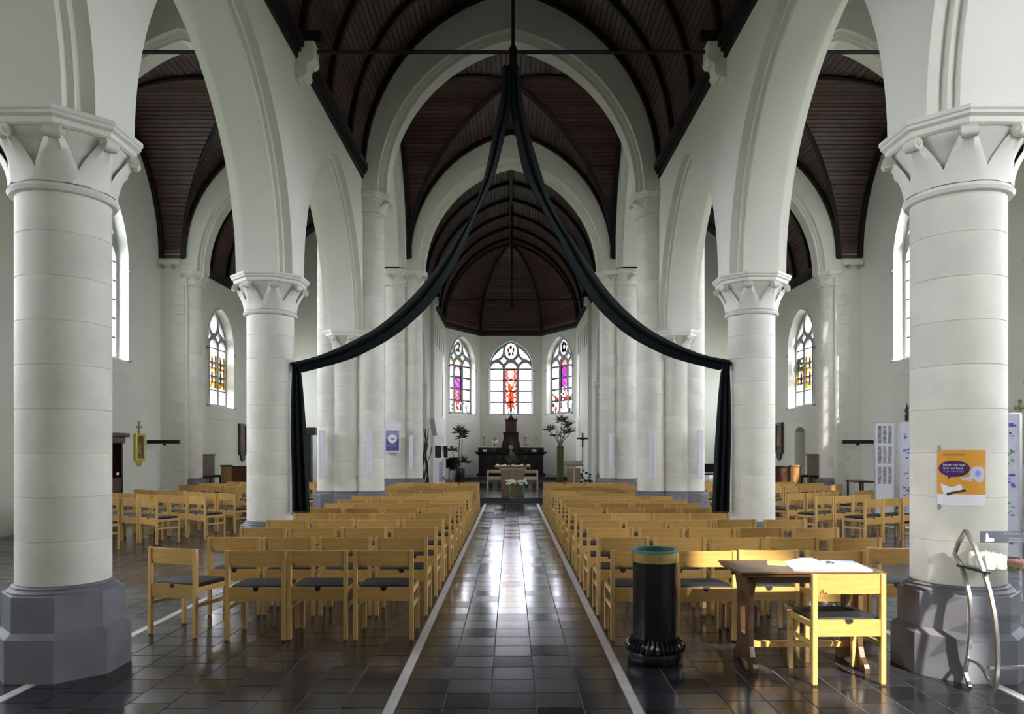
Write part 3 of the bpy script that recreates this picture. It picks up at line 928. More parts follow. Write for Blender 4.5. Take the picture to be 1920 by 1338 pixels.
for s, nm in ((-1, 'left'), (1, 'right')):
    e = thing('chancel_respond', 'short half column ending the %s chancel arcade' % nm, 'half column', (s * XC, CY0 - .1, 0), 0, 'chancel responds')
    plinth(e, 0, 0, .27, .80); drums(e, 0, 0, .27, .80, 3.60, 9); capital(e, 0, 0, .27, CH, .40, .42)

#PART2
# ------------------------------------------------------------------ chairs
def chair_proto():
    e = thing('wooden_chair', 'x', 'chair')
    W, D = .242, .205
    def leg(z1):
        b = MB(); b.box(-.018, .018, -.018, .018, .012, z1); b.box(-.014, .014, -.014, .014, 0, .012, 1)
        return b.mesh('leg', ['chair_wood_pale', 'rubber'], 0, .003)
    lb, lf = leg(.78), leg(.44)
    for s in (-1, 1):
        link('leg', lb, e, (s * W, -D, 0)); link('leg', lf, e, (s * W, D, 0))
    b = MB(); n = 8; x0 = W - .018
    vs = []; fs = []
    for i in range(n + 1):
        u = -1 + 2 * i / n; x = x0 * u; y = -.018 * (1 - u * u) + .004
        for (dy, z) in ((-.011, .642), (.011, .642), (.011, .778), (-.011, .778)): vs.append((x, y + dy, z))
    for i in range(n):
        for k in range(4):
            q = (k + 1) % 4
            fs.append((i * 4 + k, (i + 1) * 4 + k, (i + 1) * 4 + q, i * 4 + q))
    fs += [(0, 1, 2, 3), (4 * n + 3, 4 * n + 2, 4 * n + 1, 4 * n)]
    b.add(vs, fs)
    link('backrest', b.mesh('backrest', 'chair_wood', 30), e, (0, -D, 0))
    notch = [(.03 * math.cos(t), .46 - .034 * math.sin(t)) for t in [PI * k / 8 for k in range(9)]]
    b = MB().prism([(-x0, .345), (x0, .345), (x0, .46)] + notch + [(-x0, .46)], [], -.012, .012)
    br = link('back_rail', b.mesh('back_rail', 'chair_wood', 0), e, (0, -D, 0))
    link('strap', MB().prism([(-.027, .458), (.027, .458), (.02, .436), (0, .428), (-.02, .436)], [], .002, .014).mesh('strap', 'rubber', 0), br)
    b = MB()
    for s in (-1, 1): b.box(s * W - .012, s * W + .012, -D + .018, D - .018, .395, .44)
    b.box(-x0, x0, D - .012, D + .012, .395, .44)
    link('seat_frame', b.mesh('seat_frame', 'chair_wood_pale', 0, .003), e)
    b = MB()
    b.lathe([(0, 0)], 3, cap=False)
    b = MB(); k = .03
    pts = lambda x, y0, y1: [(-x + k, y0), (x - k, y0), (x, y0 + k), (x, y1 - k), (x - k, y1), (-x + k, y1), (-x, y1 - k), (-x, y0 + k)]
    vs = []
    for (x, y0, y1, z) in ((.225, -.185, .215, .435), (.232, -.19, .222, .452), (.222, -.18, .212, .47), (.19, -.15, .18, .476)):
        vs += [(p[0], p[1], z) for p in pts(x, y0, y1)]
    fs = [tuple(reversed(range(8))), tuple(range(24, 32))]
    for j in range(3):
        for i in range(8): fs.append((j * 8 + i, j * 8 + (i + 1) % 8, (j + 1) * 8 + (i + 1) % 8, (j + 1) * 8 + i))
    b.add(vs, fs)
    link('seat', b.mesh('seat', 'cushion', 40), e)
    st = MB().box(-.009, .009, -D + .018, D - .018, .265, .297).mesh('stretcher', 'chair_wood_pale', 0, .002)
    for s in (-1, 1): link('stretcher', st, e, (s * W, 0, 0))
    hk = MB().tube([(-.195, -.235, .676), (-.195, -.235, .655), (-.188, -.243, .648), (-.178, -.247, .652), (-.176, -.247, .66)], .003, 6).mesh('hook', 'iron')
    link('hook', hk, e)
    return e
CH0 = chair_proto(); CH_USED = [False]
ORD = ['first', 'second', 'third', 'fourth', 'fifth', 'sixth', 'seventh', 'eighth', 'ninth', 'tenth', 'eleventh', 'twelfth', 'thirteenth', 'fourteenth', 'fifteenth', 'sixteenth']
def put_chair(x, y, rz, label, group):
    """x, y: middle of the chair's back on the floor; rz: turn (0 faces the altar)"""
    if not CH_USED[0]: e = CH0; CH_USED[0] = True
    else: e = copy_tree(CH0)
    f = Vector((-math.sin(rz), math.cos(rz)))
    e.location = (x + f.x * .205, y + f.y * .205, 0); e.rotation_euler = (0, 0, rz)
    e['label'] = label; e['group'] = group
    if y > 12.5:
        for ch in list(e.children):
            if ch.name.startswith('hook'): bpy.data.objects.remove(ch)
    return e
R0 = random.Random(11)
first = {-1: [(-.633, 0), (-1.24, 0), (-1.8, 0), (-2.4, 0)]}
for k in range(15):
    y = 6.38 + .92 * k
    for s, nm in ((-1, 'left'), (1, 'right')):
        n = 4
        if s > 0 and k < 4: n = 5
        if 14.55 < y < 16.1 or 19.0 < y < 30: n = 3 if y < 17 else 4
        for i in range(n):
            pit = .540 if (abs(y + .2 - Y2) < .75 or 13.6 < y < 14.6) else .558
            x = s * (.835 + .262 + i * pit) + ax
            if k == 0 and s < 0: x -= (.02, .03, .0, .0)[i]
            yy = y + R0.uniform(-.035, .035); x += R0.uniform(-.008, .008)
            rz = R0.uniform(-.022, .022)
            if i == 0: rz *= .4
            if s < 0 and k == 0 and i == 3: x, yy, rz = -2.985, 6.52, -.31
            if s > 0 and i == 4: x += .04 if k < 3 else .06
            if s > 0 and i == 4 and k == 0: x += .03; yy = 6.53; rz = 0
            if i == 2 and n == 3: x -= s * .05
            lb = 'amber wooden chair %s of the aisle, %s row from the camera, %s from the aisle' % (nm, ORD[k], ORD[i])
            put_chair(x, yy, rz, lb, 'chairs %s of the centre aisle' % nm)
# turned chairs in the aisles and transepts
YAW = math.radians(30)
for s, nm in ((-1, 'left'), (1, 'right')):
    rows = [(6.62, 11.75, 4), (6.08, 12.72, 5), (5.55, 13.45, 6), (5.42, 14.5, 6), (4.95, 16.35, 7), (4.9, 17.35, 7), (4.9, 18.4, 6), (4.95, 19.45, 4)]
    for j, (xe, ye, n) in enumerate(rows):
        for i in range(n):
            d = .26 + i * .535
            x, y = xe + d * math.cos(YAW), ye + d * math.sin(YAW)
            if x > 9.2 or y > 20.9: continue
            if 14.45 < y < 15.75 and x > 8.75: continue
            if s > 0 and 6.8 < x < 8.9 and abs(y - (14.62 - .68 * (x - 7.18))) < .75: continue
            if s < 0 and x < 6.4 and y > 20.0: continue
            x += R0.uniform(-.01, .01); y += R0.uniform(-.01, .01)
            rz = s * YAW + R0.uniform(-.04, .04)
            lb = 'turned wooden chair in the %s side seating, %s row back, %s from the nave' % (nm, ORD[j], ORD[i])
            put_chair(s * x, y, rz, lb, 'turned chairs in the %s side seating' % nm)
# single chair at the table
put_chair(2.36, 5.165, .03, 'sunlit wooden chair drawn up to the small dark table', 'chair at the table')

# ------------------------------------------------------------------ table with booklets
TX, TY = 2.215, 5.69
t = thing('reading_table', 'small dark wooden trestle table behind the sunlit chair', 'table', (TX, TY, 0))
b = MB(); b.box(-.525, .525, -.29, .29, .715, .735); b.box(-.535, .535, -.30, .30, .735, .752)
b.build('table_top', 'table_wood', t, smooth=0, bevel=.006)
MB().box(-.46, .46, -.20, -.18, .655, .715).box(-.46, .46, .18, .20, .655, .715).build('apron', 'table_wood', t, smooth=0)
for s in (-1, 1):
    prof = [(-.25, 0), (-.25, .035), (-.235, .06), (-.18, .10), (-.15, .17), (-.13, .30), (-.15, .42), (-.15, .55), (-.20, .66), (-.24, .70), (-.24, .715),
            (.24, .715), (.24, .70), (.20, .66), (.15, .55), (.15, .42), (.13, .30), (.15, .17), (.18, .10), (.235, .06), (.25, .035), (.25, 0), (.13, 0), (.08, .05), (-.08, .05), (-.13, 0)]
    slot = [(-.05, .24), (.05, .24), (.065, .38), (.05, .56), (-.05, .56), (-.065, .38)]
    MB().prism(prof, [slot], s * .41 - .018, s * .41 + .018, lambda u, v, w: (w, u, v)).build('trestle_end', 'table_wood', t, smooth=0)
MB().box(-.40, .40, -.03, .03, .135, .175).build('stretcher', 'chair_wood', t, smooth=0, bevel=.003)
zt = .7525
def booklet(name, label, mt, x, y, w, d, h, rz):
    e = thing(name, label, 'booklet', (x, y, zt), rz)
    MB().box(-w / 2, w / 2, -d / 2, d / 2, 0, h * .45).build('pages', 'paper', e, smooth=0)
    MB().box(-w / 2 - .003, w / 2 + .003, -d / 2 - .003, d / 2 + .003, h * .45, h).build('cover', mt, e, smooth=0)
    return e
booklet('green_booklet', 'green booklet at the back of the table', 'paper_green', 2.13, 5.79, .22, .17, .012, -.35)
booklet('blue_booklet', 'blue booklet on the right of the table', 'paper_blue', 2.585, 5.80, .21, .16, .014, -.3)
e = thing('open_book', 'large open white book lying on the table', 'book', (2.405, 5.64, zt), -.12)
e.scale = (1.2, 1.1, 1.25)
for s in (-1, 1):
    prof = [(0, .006)] + [(s * x, z) for x, z in ((.01, .022), (.05, .036 if s < 0 else .018), (.12, .034 if s < 0 else .014), (.20, .016 if s < 0 else .010), (.235, .008))] + [(s * .235, 0), (0, 0)]
    MB().prism(prof, [], -.15, .15, lambda u, v, w: (u, w, v)).build('page_block', 'paper_white', e, smooth=0)
MB().tube([(-.01, -.05, .03), (.02, -.03, .031), (.0, .0, .033), (.03, .02, .03), (.05, .0, .026), (.03, -.02, .024)], .0035, 5).build('handwriting', 'ink', e)

# ------------------------------------------------------------------ umbrella stand
e = thing('umbrella_stand', 'tall black cylinder bin with brass rim beside the aisle', 'bin', (1.125, 5.77, 0))
b = MB().lathe([(.17, .16), (.172, .20), (.172, .80)], 40, cap=False); b.lathe([(.16, .80), (.16, .12)], 40, cap=False); b.build('body', 'black_lacquer', e)
MB().lathe([(.174, .775), (.182, .78), (.182, .855), (.174, .858)], 40, cap=False).build('brass_band', 'brass', e)
MB().lathe([(.182, .852), (.186, .862), (.186, .872), (.178, .876), (.158, .872)], 40, cap=False).build('rim', 'verdigris', e)
MB().lathe([(.158, .872), (.150, .865), (.150, .60), (.0, .60)], 40, cap=False).build('shaded_inside', 'verdigris_shaded', e)  # shade inside the bin put into the darker colour
MB().lathe([(.205, 0), (.212, .01), (.212, .09), (.205, .10)], 40).build('base', 'black_lacquer', e)
fm = MB()
for i in range(1):
    vs = []
    for j in range(6):
        tt = j / 5; r = .212 - .042 * tt ** 1.4 + .02 * math.sin(PI * tt); z = .095 + .10 * tt; w = .019 * (1 - .75 * tt ** 2)
        vs += [(r, -w, z), (r + .012, 0, z), (r, w, z)]
    fs = []
    for j in range(5):
        for q in range(2): fs.append((j * 3 + q, j * 3 + q + 1, (j + 1) * 3 + q + 1, (j + 1) * 3 + q))
    fm.add(vs, fs)
fme = fm.mesh('flute', 'black_lacquer', 30)
for i in range(34): link('flute', fme, e, None, (0, 0, 2 * PI * i / 34))

# ------------------------------------------------------------------ candle stand with steel fins at the right edge
XS = 3.19
e = thing('candle_stand', 'steel candle stand with curved side frame and glass shelves by right column', 'stand', (XS, 0, 0))
def sp(px, py):
    Y = F * XS / (px - VX); return (0, Y, EYE - (py - HY) / F * Y)
front = [sp(*p) for p in ((1811, 994), (1828, 1025), (1845, 1073), (1856, 1110), (1864.5, 1152), (1870, 1200), (1871, 1242), (1867, 1285))] + [(0, 4.914, .0)]
back = [sp(1811, 994), sp(1797, 1017), sp(1790, 1038), sp(1802, 1059), sp(1811, 1087), sp(1818, 1118), sp(1821, 1152), sp(1820, 1186), sp(1816, 1228), sp(1809, 1260)] + [(0, 5.135, .0)]
def bar(b, pts, r=.016):
    b.tube(pts, r, 4)
for dx in (0, .85):
    b = MB(); bar(b, [(dx, p[1], p[2]) for p in front]); b.build('front_bar', 'steel', e, smooth=30)
    b = MB(); bar(b, [(dx, p[1], p[2]) for p in back]); b.build('rear_bar', 'steel', e, smooth=30)
    MB().tube([(dx, 4.93, .11), (dx, 5.0, .17), (dx, 5.06, .19), (dx, 5.14, .185)], .011, 4).build('foot_brace', 'steel', e, smooth=30)
    MB().box(dx - .012, dx + .012, 4.93, 5.27, .815, .830).build('shelf_bracket', 'iron', e, smooth=0)
MB().box(0, .85, 4.97, 5.27, .831, .838).build('upper_shelf', 'clear_sheet', e, smooth=0)
MB().box(0, .85, 4.95, 5.15, .485, .492).build('lower_shelf', 'clear_sheet', e, smooth=0)
MB().box(0, .85, 4.92, 4.945, .185, .205).build('cross_bar', 'steel', e, smooth=0)
sgn = MB().box(.05, .85, 5.10, 5.104, 1.005, 1.085).build('sign_plate', 'frost_sheet', e, smooth=0)
def text_mesh(txt, size, name, mname, fmap, align='LEFT'):
    cu = bpy.data.curves.new('txt', 'FONT'); cu.body = txt; cu.size = size; cu.align_x = align
    cu.resolution_u = 2
    o = bpy.data.objects.new('txt', cu); COL.objects.link(o)
    dg = bpy.context.evaluated_depsgraph_get(); dg.update()
    me = bpy.data.meshes.new_from_object(o.evaluated_get(dg))
    bpy.data.objects.remove(o); bpy.data.curves.remove(cu)
    for v in me.vertices: v.co = Vector(fmap(v.co.x, v.co.y))
    me.materials.clear(); me.materials.append(MATS[mname]); me.name = name
    return me
fs_ = lambda x, y: (.215 + x, 5.0975, 1.062 + y)
link('sign_text', text_mesh('St.-Cornelius   kaarsen', .021, 'sign_text', 'paper_white', fs_), sgn)
fs_ = lambda x, y: (.245 + x, 5.0975, 1.030 + y)
link('sign_text', text_mesh('Noveenkaars    2,00', .019, 'sign_text', 'paper_white', fs_), sgn)
fs_ = lambda x, y: (.245 + x, 5.0975, 1.012 + y)
link('sign_text', text_mesh('Noveenkaars    5,00', .019, 'sign_text', 'paper_white', fs_), sgn)
MB().prism([(.085, 1.015), (.14, 1.015), (.145, 1.035), (.108, 1.04), (.098, 1.072), (.088, 1.072)], [], 5.094, 5.098).build('sign_logo', 'paper_white', sgn, smooth=0)
for i in range(2):
    for j in range(3):
        c = tag(MB().lathe([(.033, 0), (.036, .01), (.036, .085), (.030, .095), (.008, .095), (.004, .105)], 14, (XS + .06 + .078 * i, 5.02 + .078 * j, .8385)).build('novena_candle', 'wax_box'), 'white novena candle on the glass shelf, ' + ORD[j] + ' back in the ' + ('left' if i == 0 else 'right') + ' file', 'candle', 'candles on the stand')
e = thing('tealight_box', 'shallow cardboard box of pink tealights on the glass shelf', 'box', (XS + .40, 5.10, .8385))
MB().box(-.12, .14, -.09, .09, 0, .03).build('tray', 'box_card', e, smooth=0)
tl = MB().lathe([(.017, 0), (.017, .012), (.004, .012), (.003, .018)], 10).mesh('tealight', 'box_pink')
for i in range(6):
    for j in range(4): link('tealight', tl, e, (-.098 + .042 * i, -.066 + .043 * j, .03))

# ------------------------------------------------------------------ poster wrapped on the near right column
cx, cy, RP = XC, Y1, R + .0035
PHI0 = math.atan2(-Y1, -XC)                       # direction from the column to the camera
def wrap(u, z, r=RP): 
    a = PHI0 + u / R
    return (cx + r * math.cos(a), cy + r * math.sin(a), z)
e = thing('wall_poster', 'orange poster with a purple speech bubble taped to the near right column', 'poster', (0, 0, 0))
U0, U1, Z0, Z1 = -.128, .180, 1.243, 1.645
def sheet(name, mname, u0, u1, z0, z1, r, parent=e, n=16):
    b = MB(); vs = []
    for i in range(n + 1):
        u = u0 + (u1 - u0) * i / n; vs += [wrap(u, z0, r), wrap(u, z1, r)]
    b.add(vs, [(2 * i, 2 * i + 2, 2 * i + 3, 2 * i + 1) for i in range(n)])
    return b.build(name, mname, parent)
def blob(name, mname, pts, r):
    b = MB(); c = (sum(p[0] for p in pts) / len(pts), sum(p[1] for p in pts) / len(pts))
    vs = [wrap(*c, r)]; k = len(pts); fs = []
    rings = 6
    for j in range(1, rings + 1):
        for p in pts: vs.append(wrap(c[0] + (p[0] - c[0]) * j / rings, c[1] + (p[1] - c[1]) * j / rings, r))
    for i in range(k): fs.append((0, 1 + i, 1 + (i + 1) % k))
    for j in range(rings - 1):
        for i in range(k): q = (i + 1) % k; fs.append((1 + j * k + i, 1 + (j + 1) * k + i, 1 + (j + 1) * k + q, 1 + j * k + q))
    return b.add(vs, fs).build(name, mname, e)
sheet('sheet', 'paper_white', U0, U1, Z0, Z1, RP)
sheet('orange_field', 'poster_orange', U0, U1, Z0 + .082, Z1, RP + .0008)
W_, H_ = U1 - U0, Z1 - Z0
pu = lambda x: U0 + W_ * x
pz = lambda y: Z1 - H_ * y
bub = [(pu(.35) + .098 * math.cos(t), pz(.335) + .060 * math.sin(t)) for t in [2 * PI * k / 28 for k in range(28)]]
blob('speech_bubble', 'poster_purple', bub, RP + .0016)
blob('bubble_tail', 'poster_purple', [(pu(.24), pz(.46)), (pu(.30), pz(.48)), (pu(.225), pz(.535))], RP + .0016)
rr = random.Random(3)
blob('map_shape', 'poster_pale', [(pu(.83) + .05 * (1 + .25 * rr.uniform(-1, 1)) * math.cos(t), pz(.42) + .055 * (1 + .25 * rr.uniform(-1, 1)) * math.sin(t)) for t in [2 * PI * k / 18 for k in range(18)]], RP + .0016)
blob('map_tail', 'poster_pale', [(pu(.47), pz(.49)), (pu(.68), pz(.47)), (pu(.72), pz(.56)), (pu(.52), pz(.54))], RP + .0016)
blob('map_mark', 'poster_lilac', [(pu(.83) + .02 * math.cos(t), pz(.42) + .024 * math.sin(t)) for t in [2 * PI * k / 9 for k in range(9)]], RP + .0022)
blob('leaflet', 'paper_white', [(pu(.07), pz(.61)), (pu(.47), pz(.615)), (pu(.62), pz(.74)), (pu(.15), pz(.84))], RP + .0016)
blob('leaflet_photo', 'ink', [(pu(.20), pz(.77)), (pu(.56), pz(.695)), (pu(.61), pz(.74)), (pu(.21), pz(.825))], RP + .0024)
for i, (tx, mm) in enumerate((('jouw verhaal', 'paper_white'), ('ons verhaal', 'paper_white'), ('Zijn verhaal', 'poster_lilac'))):
    link('poster_text', text_mesh(tx, .0255, 'poster_text', mm, lambda x, y, i=i: wrap(pu(.125) + x * 1.06, pz(.285 + .058 * i) + y, RP + .003)), e)
link('poster_text', text_mesh('www.onsverhaal.be', .018, 'poster_text', 'poster_purple', lambda x, y: wrap(pu(.12) + x, pz(.095) + y, RP + .003)), e)
for sx in (.0, .0):
    pass
for (u, z) in ((U0 + .012, Z1 + .015), (U0 + .012, Z0 - .012)):
    sheet('tape', 'photo_grey' if False else 'tracery', u - .008, u + .008, z - .02, z + .02, RP + .002, n=2)

# ------------------------------------------------------------------ dark drape hung from the tie rod to the columns
def drape(s, label):
    YD = Y2 - .05
    e = thing('hanging_drape', label, 'drape', (0, YD, 0), 0, 'long drapes')
    up = [(942, 128), (942, 150), (938, 190), (925, 249), (911, 320), (897, 368), (881, 410), (854, 450), (823, 496), (790, 538), (756, 573), (723, 602), (689, 625), (642, 649), (595, 668), (551, 679)]
    lo = [(958, 128), (958, 150), (957, 205), (947, 252), (930, 320), (910, 368), (891, 407), (877, 444), (857, 491), (834, 529), (807, 568), (773, 602), (739, 629), (700, 652), (650, 675), (566, 698)]
    if s > 0:
        up = [(942, 128), (942, 150), (936, 190), (924, 249), (903, 320), (888, 368), (869, 410), (842, 450), (812, 496), (783, 538), (752, 573), (720, 602), (687, 625), (642, 648), (595, 666), (549, 675)]
        lo = [(958, 128), (958, 150), (958, 205), (949, 252), (935, 320), (912, 368), (889, 410), (867, 450), (848, 492), (828, 529), (802, 568), (770, 602), (738, 628), (700, 650), (650, 672), (566, 694)]
    n = 6; vs = []; fs = []
    fold = (0, .05, .09, .02, .07, .03, -.01)
    def smooth_pts(P, m=3):
        out = []
        for i in range(len(P) - 1):
            p0 = P[max(i - 1, 0)]; p1 = P[i]; p2 = P[i + 1]; p3 = P[min(i + 2, len(P) - 1)]
            for k in range(m):
                t = k / m
                out.append(tuple(.5 * (2 * p1[q] + (p2[q] - p0[q]) * t + (2 * p0[q] - 5 * p1[q] + 4 * p2[q] - p3[q]) * t * t + (3 * p1[q] - p0[q] - 3 * p2[q] + p3[q]) * t ** 3) for q in (0, 1)))
        return out + [P[-1]]
    U, Lo = smooth_pts(up), smooth_pts(lo)
    m = len(U)
    for i in range(m):
        a, c = at(*U[i], YD), at(*Lo[i], YD)
        for j in range(n + 1):
            p = a.lerp(c, j / n)
            vs.append((s * -p.x if s > 0 else p.x, -fold[j] - .03, p.z))
    for i in range(m - 1):
        for j in range(n): fs.append((i * (n + 1) + j, i * (n + 1) + j + 1, (i + 1) * (n + 1) + j + 1, (i + 1) * (n + 1) + j))
    b = MB().add(vs, fs)
    # back sheet so the cloth has body
    b.add([(p[0], .03, p[2]) for p in vs], fs)
    o = b.build('swag', 'drape', e, smooth=60)
    # hanging tail
    vs = []; fs = []; rows = 16; cols_ = 14
    for r_ in range(rows + 1):
        t = r_ / rows
        zt_, zb_ = at(551, 681, YD).z, at(570, 958, YD).z
        z = zt_ + (zb_ - zt_) * t
        xl = at(551 - 2 * math.sin(PI * min(t * 1.3, 1)), 0, YD).x; xr = at(560 + 20 * t ** .6 + (4 if t > .05 else 0), 0, YD).x
        for q in range(cols_ + 1):
            k = q / cols_
            x = xl + (xr - xl) * k
            y = -.05 - .05 * math.sin(k * PI * 5 + .6 * math.sin(3 * t)) * (.35 + .65 * t) - .03
            vs.append((-x if s > 0 else x, y, z))
    for r_ in range(rows):
        for q in range(cols_): fs.append((r_ * (cols_ + 1) + q, r_ * (cols_ + 1) + q + 1, (r_ + 1) * (cols_ + 1) + q + 1, (r_ + 1) * (cols_ + 1) + q))
    MB().add(vs, fs).build('tail', 'drape', e, smooth=60)
    b = MB()
    for q in range(30):
        k = q / 29; i = rows * (cols_ + 1)
        x = vs[i][0] + (vs[i + cols_][0] - vs[i][0]) * k
        b.box(x - .002, x + .002, -.09, -.086, zb_ - .05, zb_)
    b.build('fringe', 'drape', e, smooth=0)
    x, y, z = at(551, 681, YD)
    MB().tube([((-x if s > 0 else x) - s * .06 * 0, -.05, z - .01), ((-x if s > 0 else x) + s * .05, .05, z)], .025, 8).build('tie', 'drape', e)
    return e
drape(-1, 'dark green drape swagging from the tie rod to the left column')
drape(1, 'dark green drape swagging from the tie rod to the right column')

# ------------------------------------------------------------------ loudspeakers on the piers
def column_speaker(x, y, z0, z1, rz, label):
    e = thing('column_loudspeaker', label, 'loudspeaker', (x, y, z0), rz, 'column loudspeakers')
    MB().box(-.055, .055, -.09, 0, 0, z1 - z0).build('housing', 'speaker_white', e, smooth=0, bevel=.01)
    MB().box(-.045, .045, -.096, -.09, .03, z1 - z0 - .03).build('grille', 'speaker_white', e, smooth=0)
    for z in (.2, z1 - z0 - .2): MB().box(-.02, .02, 0, .05, z - .02, z + .02).build('bracket', 'speaker_grey', e, smooth=0)
for s, nm in ((-1, 'left'), (1, 'right')):
    column_speaker(s * 2.84, 14.86, 1.07, 2.03, 0, 'slim white loudspeaker on the nave side of the %s crossing pier' % nm)
    column_speaker(s * 3.80, 14.88, 1.07, 2.03, 0, 'slim white loudspeaker on the aisle side of the %s crossing pier' % nm)
    column_speaker(s * 2.90, 21.48, 1.03, 2.05, 0, 'slim white loudspeaker on the far %s chancel arch pier' % nm)
e = thing('tilted_loudspeaker', 'small grey loudspeaker tilted on the left chancel wall', 'loudspeaker', (-2.76, 26.9, 2.15))
M_ = Matrix.Rotation(-.18, 4, 'Y')
MB().box(-.08, .08, -.12, .12, 0, .62, M=M_).build('housing', 'speaker_grey', e, smooth=0, bevel=.01)
MB().box(-.17, 0, -.03, .03, .25, .31).build('bracket', 'speaker_grey', e, smooth=0)

# ------------------------------------------------------------------ framed poster on the far left pier
e = thing('poster_frame', 'white framed board with a blue poster on the far left pier', 'poster', (-3.42, 21.34, 1.55))
MB().box(-.225, .225, -.02, .02, 0, .86).build('board', 'white_paint', e, smooth=0, bevel=.006)
MB().box(-.19, .19, -.026, -.02, .06, .63).build('poster_sheet', 'poster_blue', e, smooth=0)
MB().box(-.19, .19, -.029, -.026, .40, .62).build('poster_sky', 'poster_sky', e, smooth=0)
MB().lathe([(0, 0), (.13, 0), (.13, .002), (0, .002)], 20, cap=False, M=Matrix.Translation((0, -.029, .40)) @ Matrix.Rotation(PI / 2, 4, 'X')).build('round_picture', 'paper_white', e)
MB().box(-.06, .07, -.034, -.031, .37, .43).build('picture_detail', 'photo_grey', e, smooth=0)
link('poster_text', text_mesh('welkom in de kerk', .045, 'poster_text', 'paper_white', lambda x, y: (-.17 + x * .85, -.0275, .20 + y)), e)
MB().box(-.12, .12, -.05, .02, -.03, -.01).build('ledge', 'tracery', e, smooth=0)

# ------------------------------------------------------------------ high altar
ZA = .47; YH = 33.3
e = thing('high_altar', 'black marble high altar against the apse wall', 'altar', (0, YH, ZA))
MB().box(-1.46, 1.46, 0, .9, 0, 1.0).build('block', 'black_marble', e, smooth=0, bevel=.02)
MB().box(-1.55, 1.55, -.08, .95, 0, .10).build('plinth', 'black_marble', e, smooth=0, bevel=.02)
MB().box(-1.52, 1.52, -.06, .95, .93, .99).box(-1.62, 1.62, -.12, .98, .99, 1.07).build('mensa', 'black_marble', e, smooth=0, bevel=.015)
MB().box(-1.50, -.37, .35, .9, 1.07, 1.25).box(.37, 1.50, .35, .9, 1.07, 1.25).build('gradine', 'black_marble', e, smooth=0, bevel=.01)
zt2 = ZA + 1.07
e = thing('tabernacle', 'dark carved wooden tabernacle tower on the high altar', 'tabernacle', (0, YH + .45, ZA + 1.0705))
MB().box(-.34, .34, -.26, .3, .0, .82).build('lower_stage', 'carved', e, smooth=0, bevel=.015)
MB().box(-.36, .36, -.3, .3, .82, .90).build('lower_cornice', 'carved', e, smooth=0, bevel=.01)
MB().box(-.23, .23, -.2, .2, .90, 1.38).build('upper_stage', 'red_wood', e, smooth=0, bevel=.01)
for x in (-.23, -.08, .08, .23): MB().lathe([(.028, 0), (.02, .03), (.02, .42), (.03, .46)], 8, (x, -.21, .90)).build('colonnette', 'carved', e)
for x in (-.25, .25): MB().lathe([(.03, 0), (.03, .1), (0, .22)], 6, (x, -.2, 1.38), cap=False).build('pinnacle', 'carved', e)
MB().prism([(-.28, 1.38), (.28, 1.38), (.26, 1.43), (.12, 1.52), (.05, 1.62), (0, 1.64), (-.05, 1.62), (-.12, 1.52), (-.26, 1.43)], [], -.2, .2).build('roof', 'carved', e, smooth=0)
MB().tube([(0, 0, 1.6), (0, 0, 2.15)], [.05, .03], 8).box(-.028, .028, -.02, .02, 2.1, 2.42).box(-.11, .11, -.02, .02, 2.25, 2.30).build('spire_cross', 'carved', e, smooth=0)
for s in (-1, 1):
    MB().prism([(s * .34, 0), (s * .52, 0), (s * .50, .12), (s * .42, .22), (s * .40, .40), (s * .34, .55)], [], -.2, -.05).build('scroll_wing', 'carved', e, smooth=0)
    MB().tube([(s * .2, -.3, 0), (s * .2, -.3, .55)], .035, 8).build('half_column', 'carved', e)
MB().prism([(-.14, .05), (.14, .05), (.14, .5)] + [(.14 * math.cos(t), .5 + .14 * math.sin(t)) for t in [PI * k / 6 for k in range(1, 6)]] + [(-.14, .5)], [], -.30, -.26).build('tabernacle_door', 'red_wood', e, smooth=0)
# candlesticks, flowers, cards and monstrance on the altar
def candlestick(x, label, lit=True):
    e = thing('candlestick', label, 'candlestick', (x, YH + .55, ZA + 1.25), 0, 'altar candlesticks')
    MB().lathe([(.08, 0), (.085, .02), (.03, .06), (.02, .14), (.035, .17), (.018, .22), (.016, .40), (.05, .46), (.075, .49), (.02, .50)], 12).build('stand', 'brass', e)
    MB().lathe([(.022, .50), (.022, .70), (.003, .71)], 8).build('candle', 'candle', e)
for x, lb in ((-1.24, 'brass candlestick on the far left of the high altar'), (-.74, 'brass candlestick left of the tabernacle'), (.66, 'brass candlestick right of the tabernacle'), (1.15, 'brass candlestick on the far right of the high altar')):
    candlestick(x, lb)
rl = random.Random(5)
def bouquet(e, n, r, z, hgt, mats=('petal', 'leaf_pale'), parts=('flowers', 'greenery'), size=.045):
    b = MB(); g = MB()
    for i in range(n):
        a = rl.uniform(0, 2 * PI); q = r * math.sqrt(rl.random()); zz = z + rl.uniform(-.4, .5) * hgt
        b.ell((q * math.cos(a), q * math.sin(a), zz), (size, size, size * .7), 6, 4)
        g.tube([(0, 0, z - hgt), (q * .5 * math.cos(a), q * .5 * math.sin(a), z - .3 * hgt), (q * math.cos(a), q * math.sin(a), zz)], .006, 4)
    o = b.build(parts[0], mats[0], e); o['kind'] = 'stuff'
    o = g.build(parts[1], mats[1], e); o['kind'] = 'stuff'
for x, lb in ((-.74, 'vase of white lilies left of the tabernacle'), (.73, 'vase of small white flowers right of the tabernacle')):
    e = thing('flower_vase', lb, 'vase', (x, YH + .12, zt2))
    MB().lathe([(.05, 0), (.04, .05), (.055, .18), (.06, .2)], 12).build('vase', 'clear_sheet', e)
    bouquet(e, 16 if x < 0 else 9, .14, .42, .14)
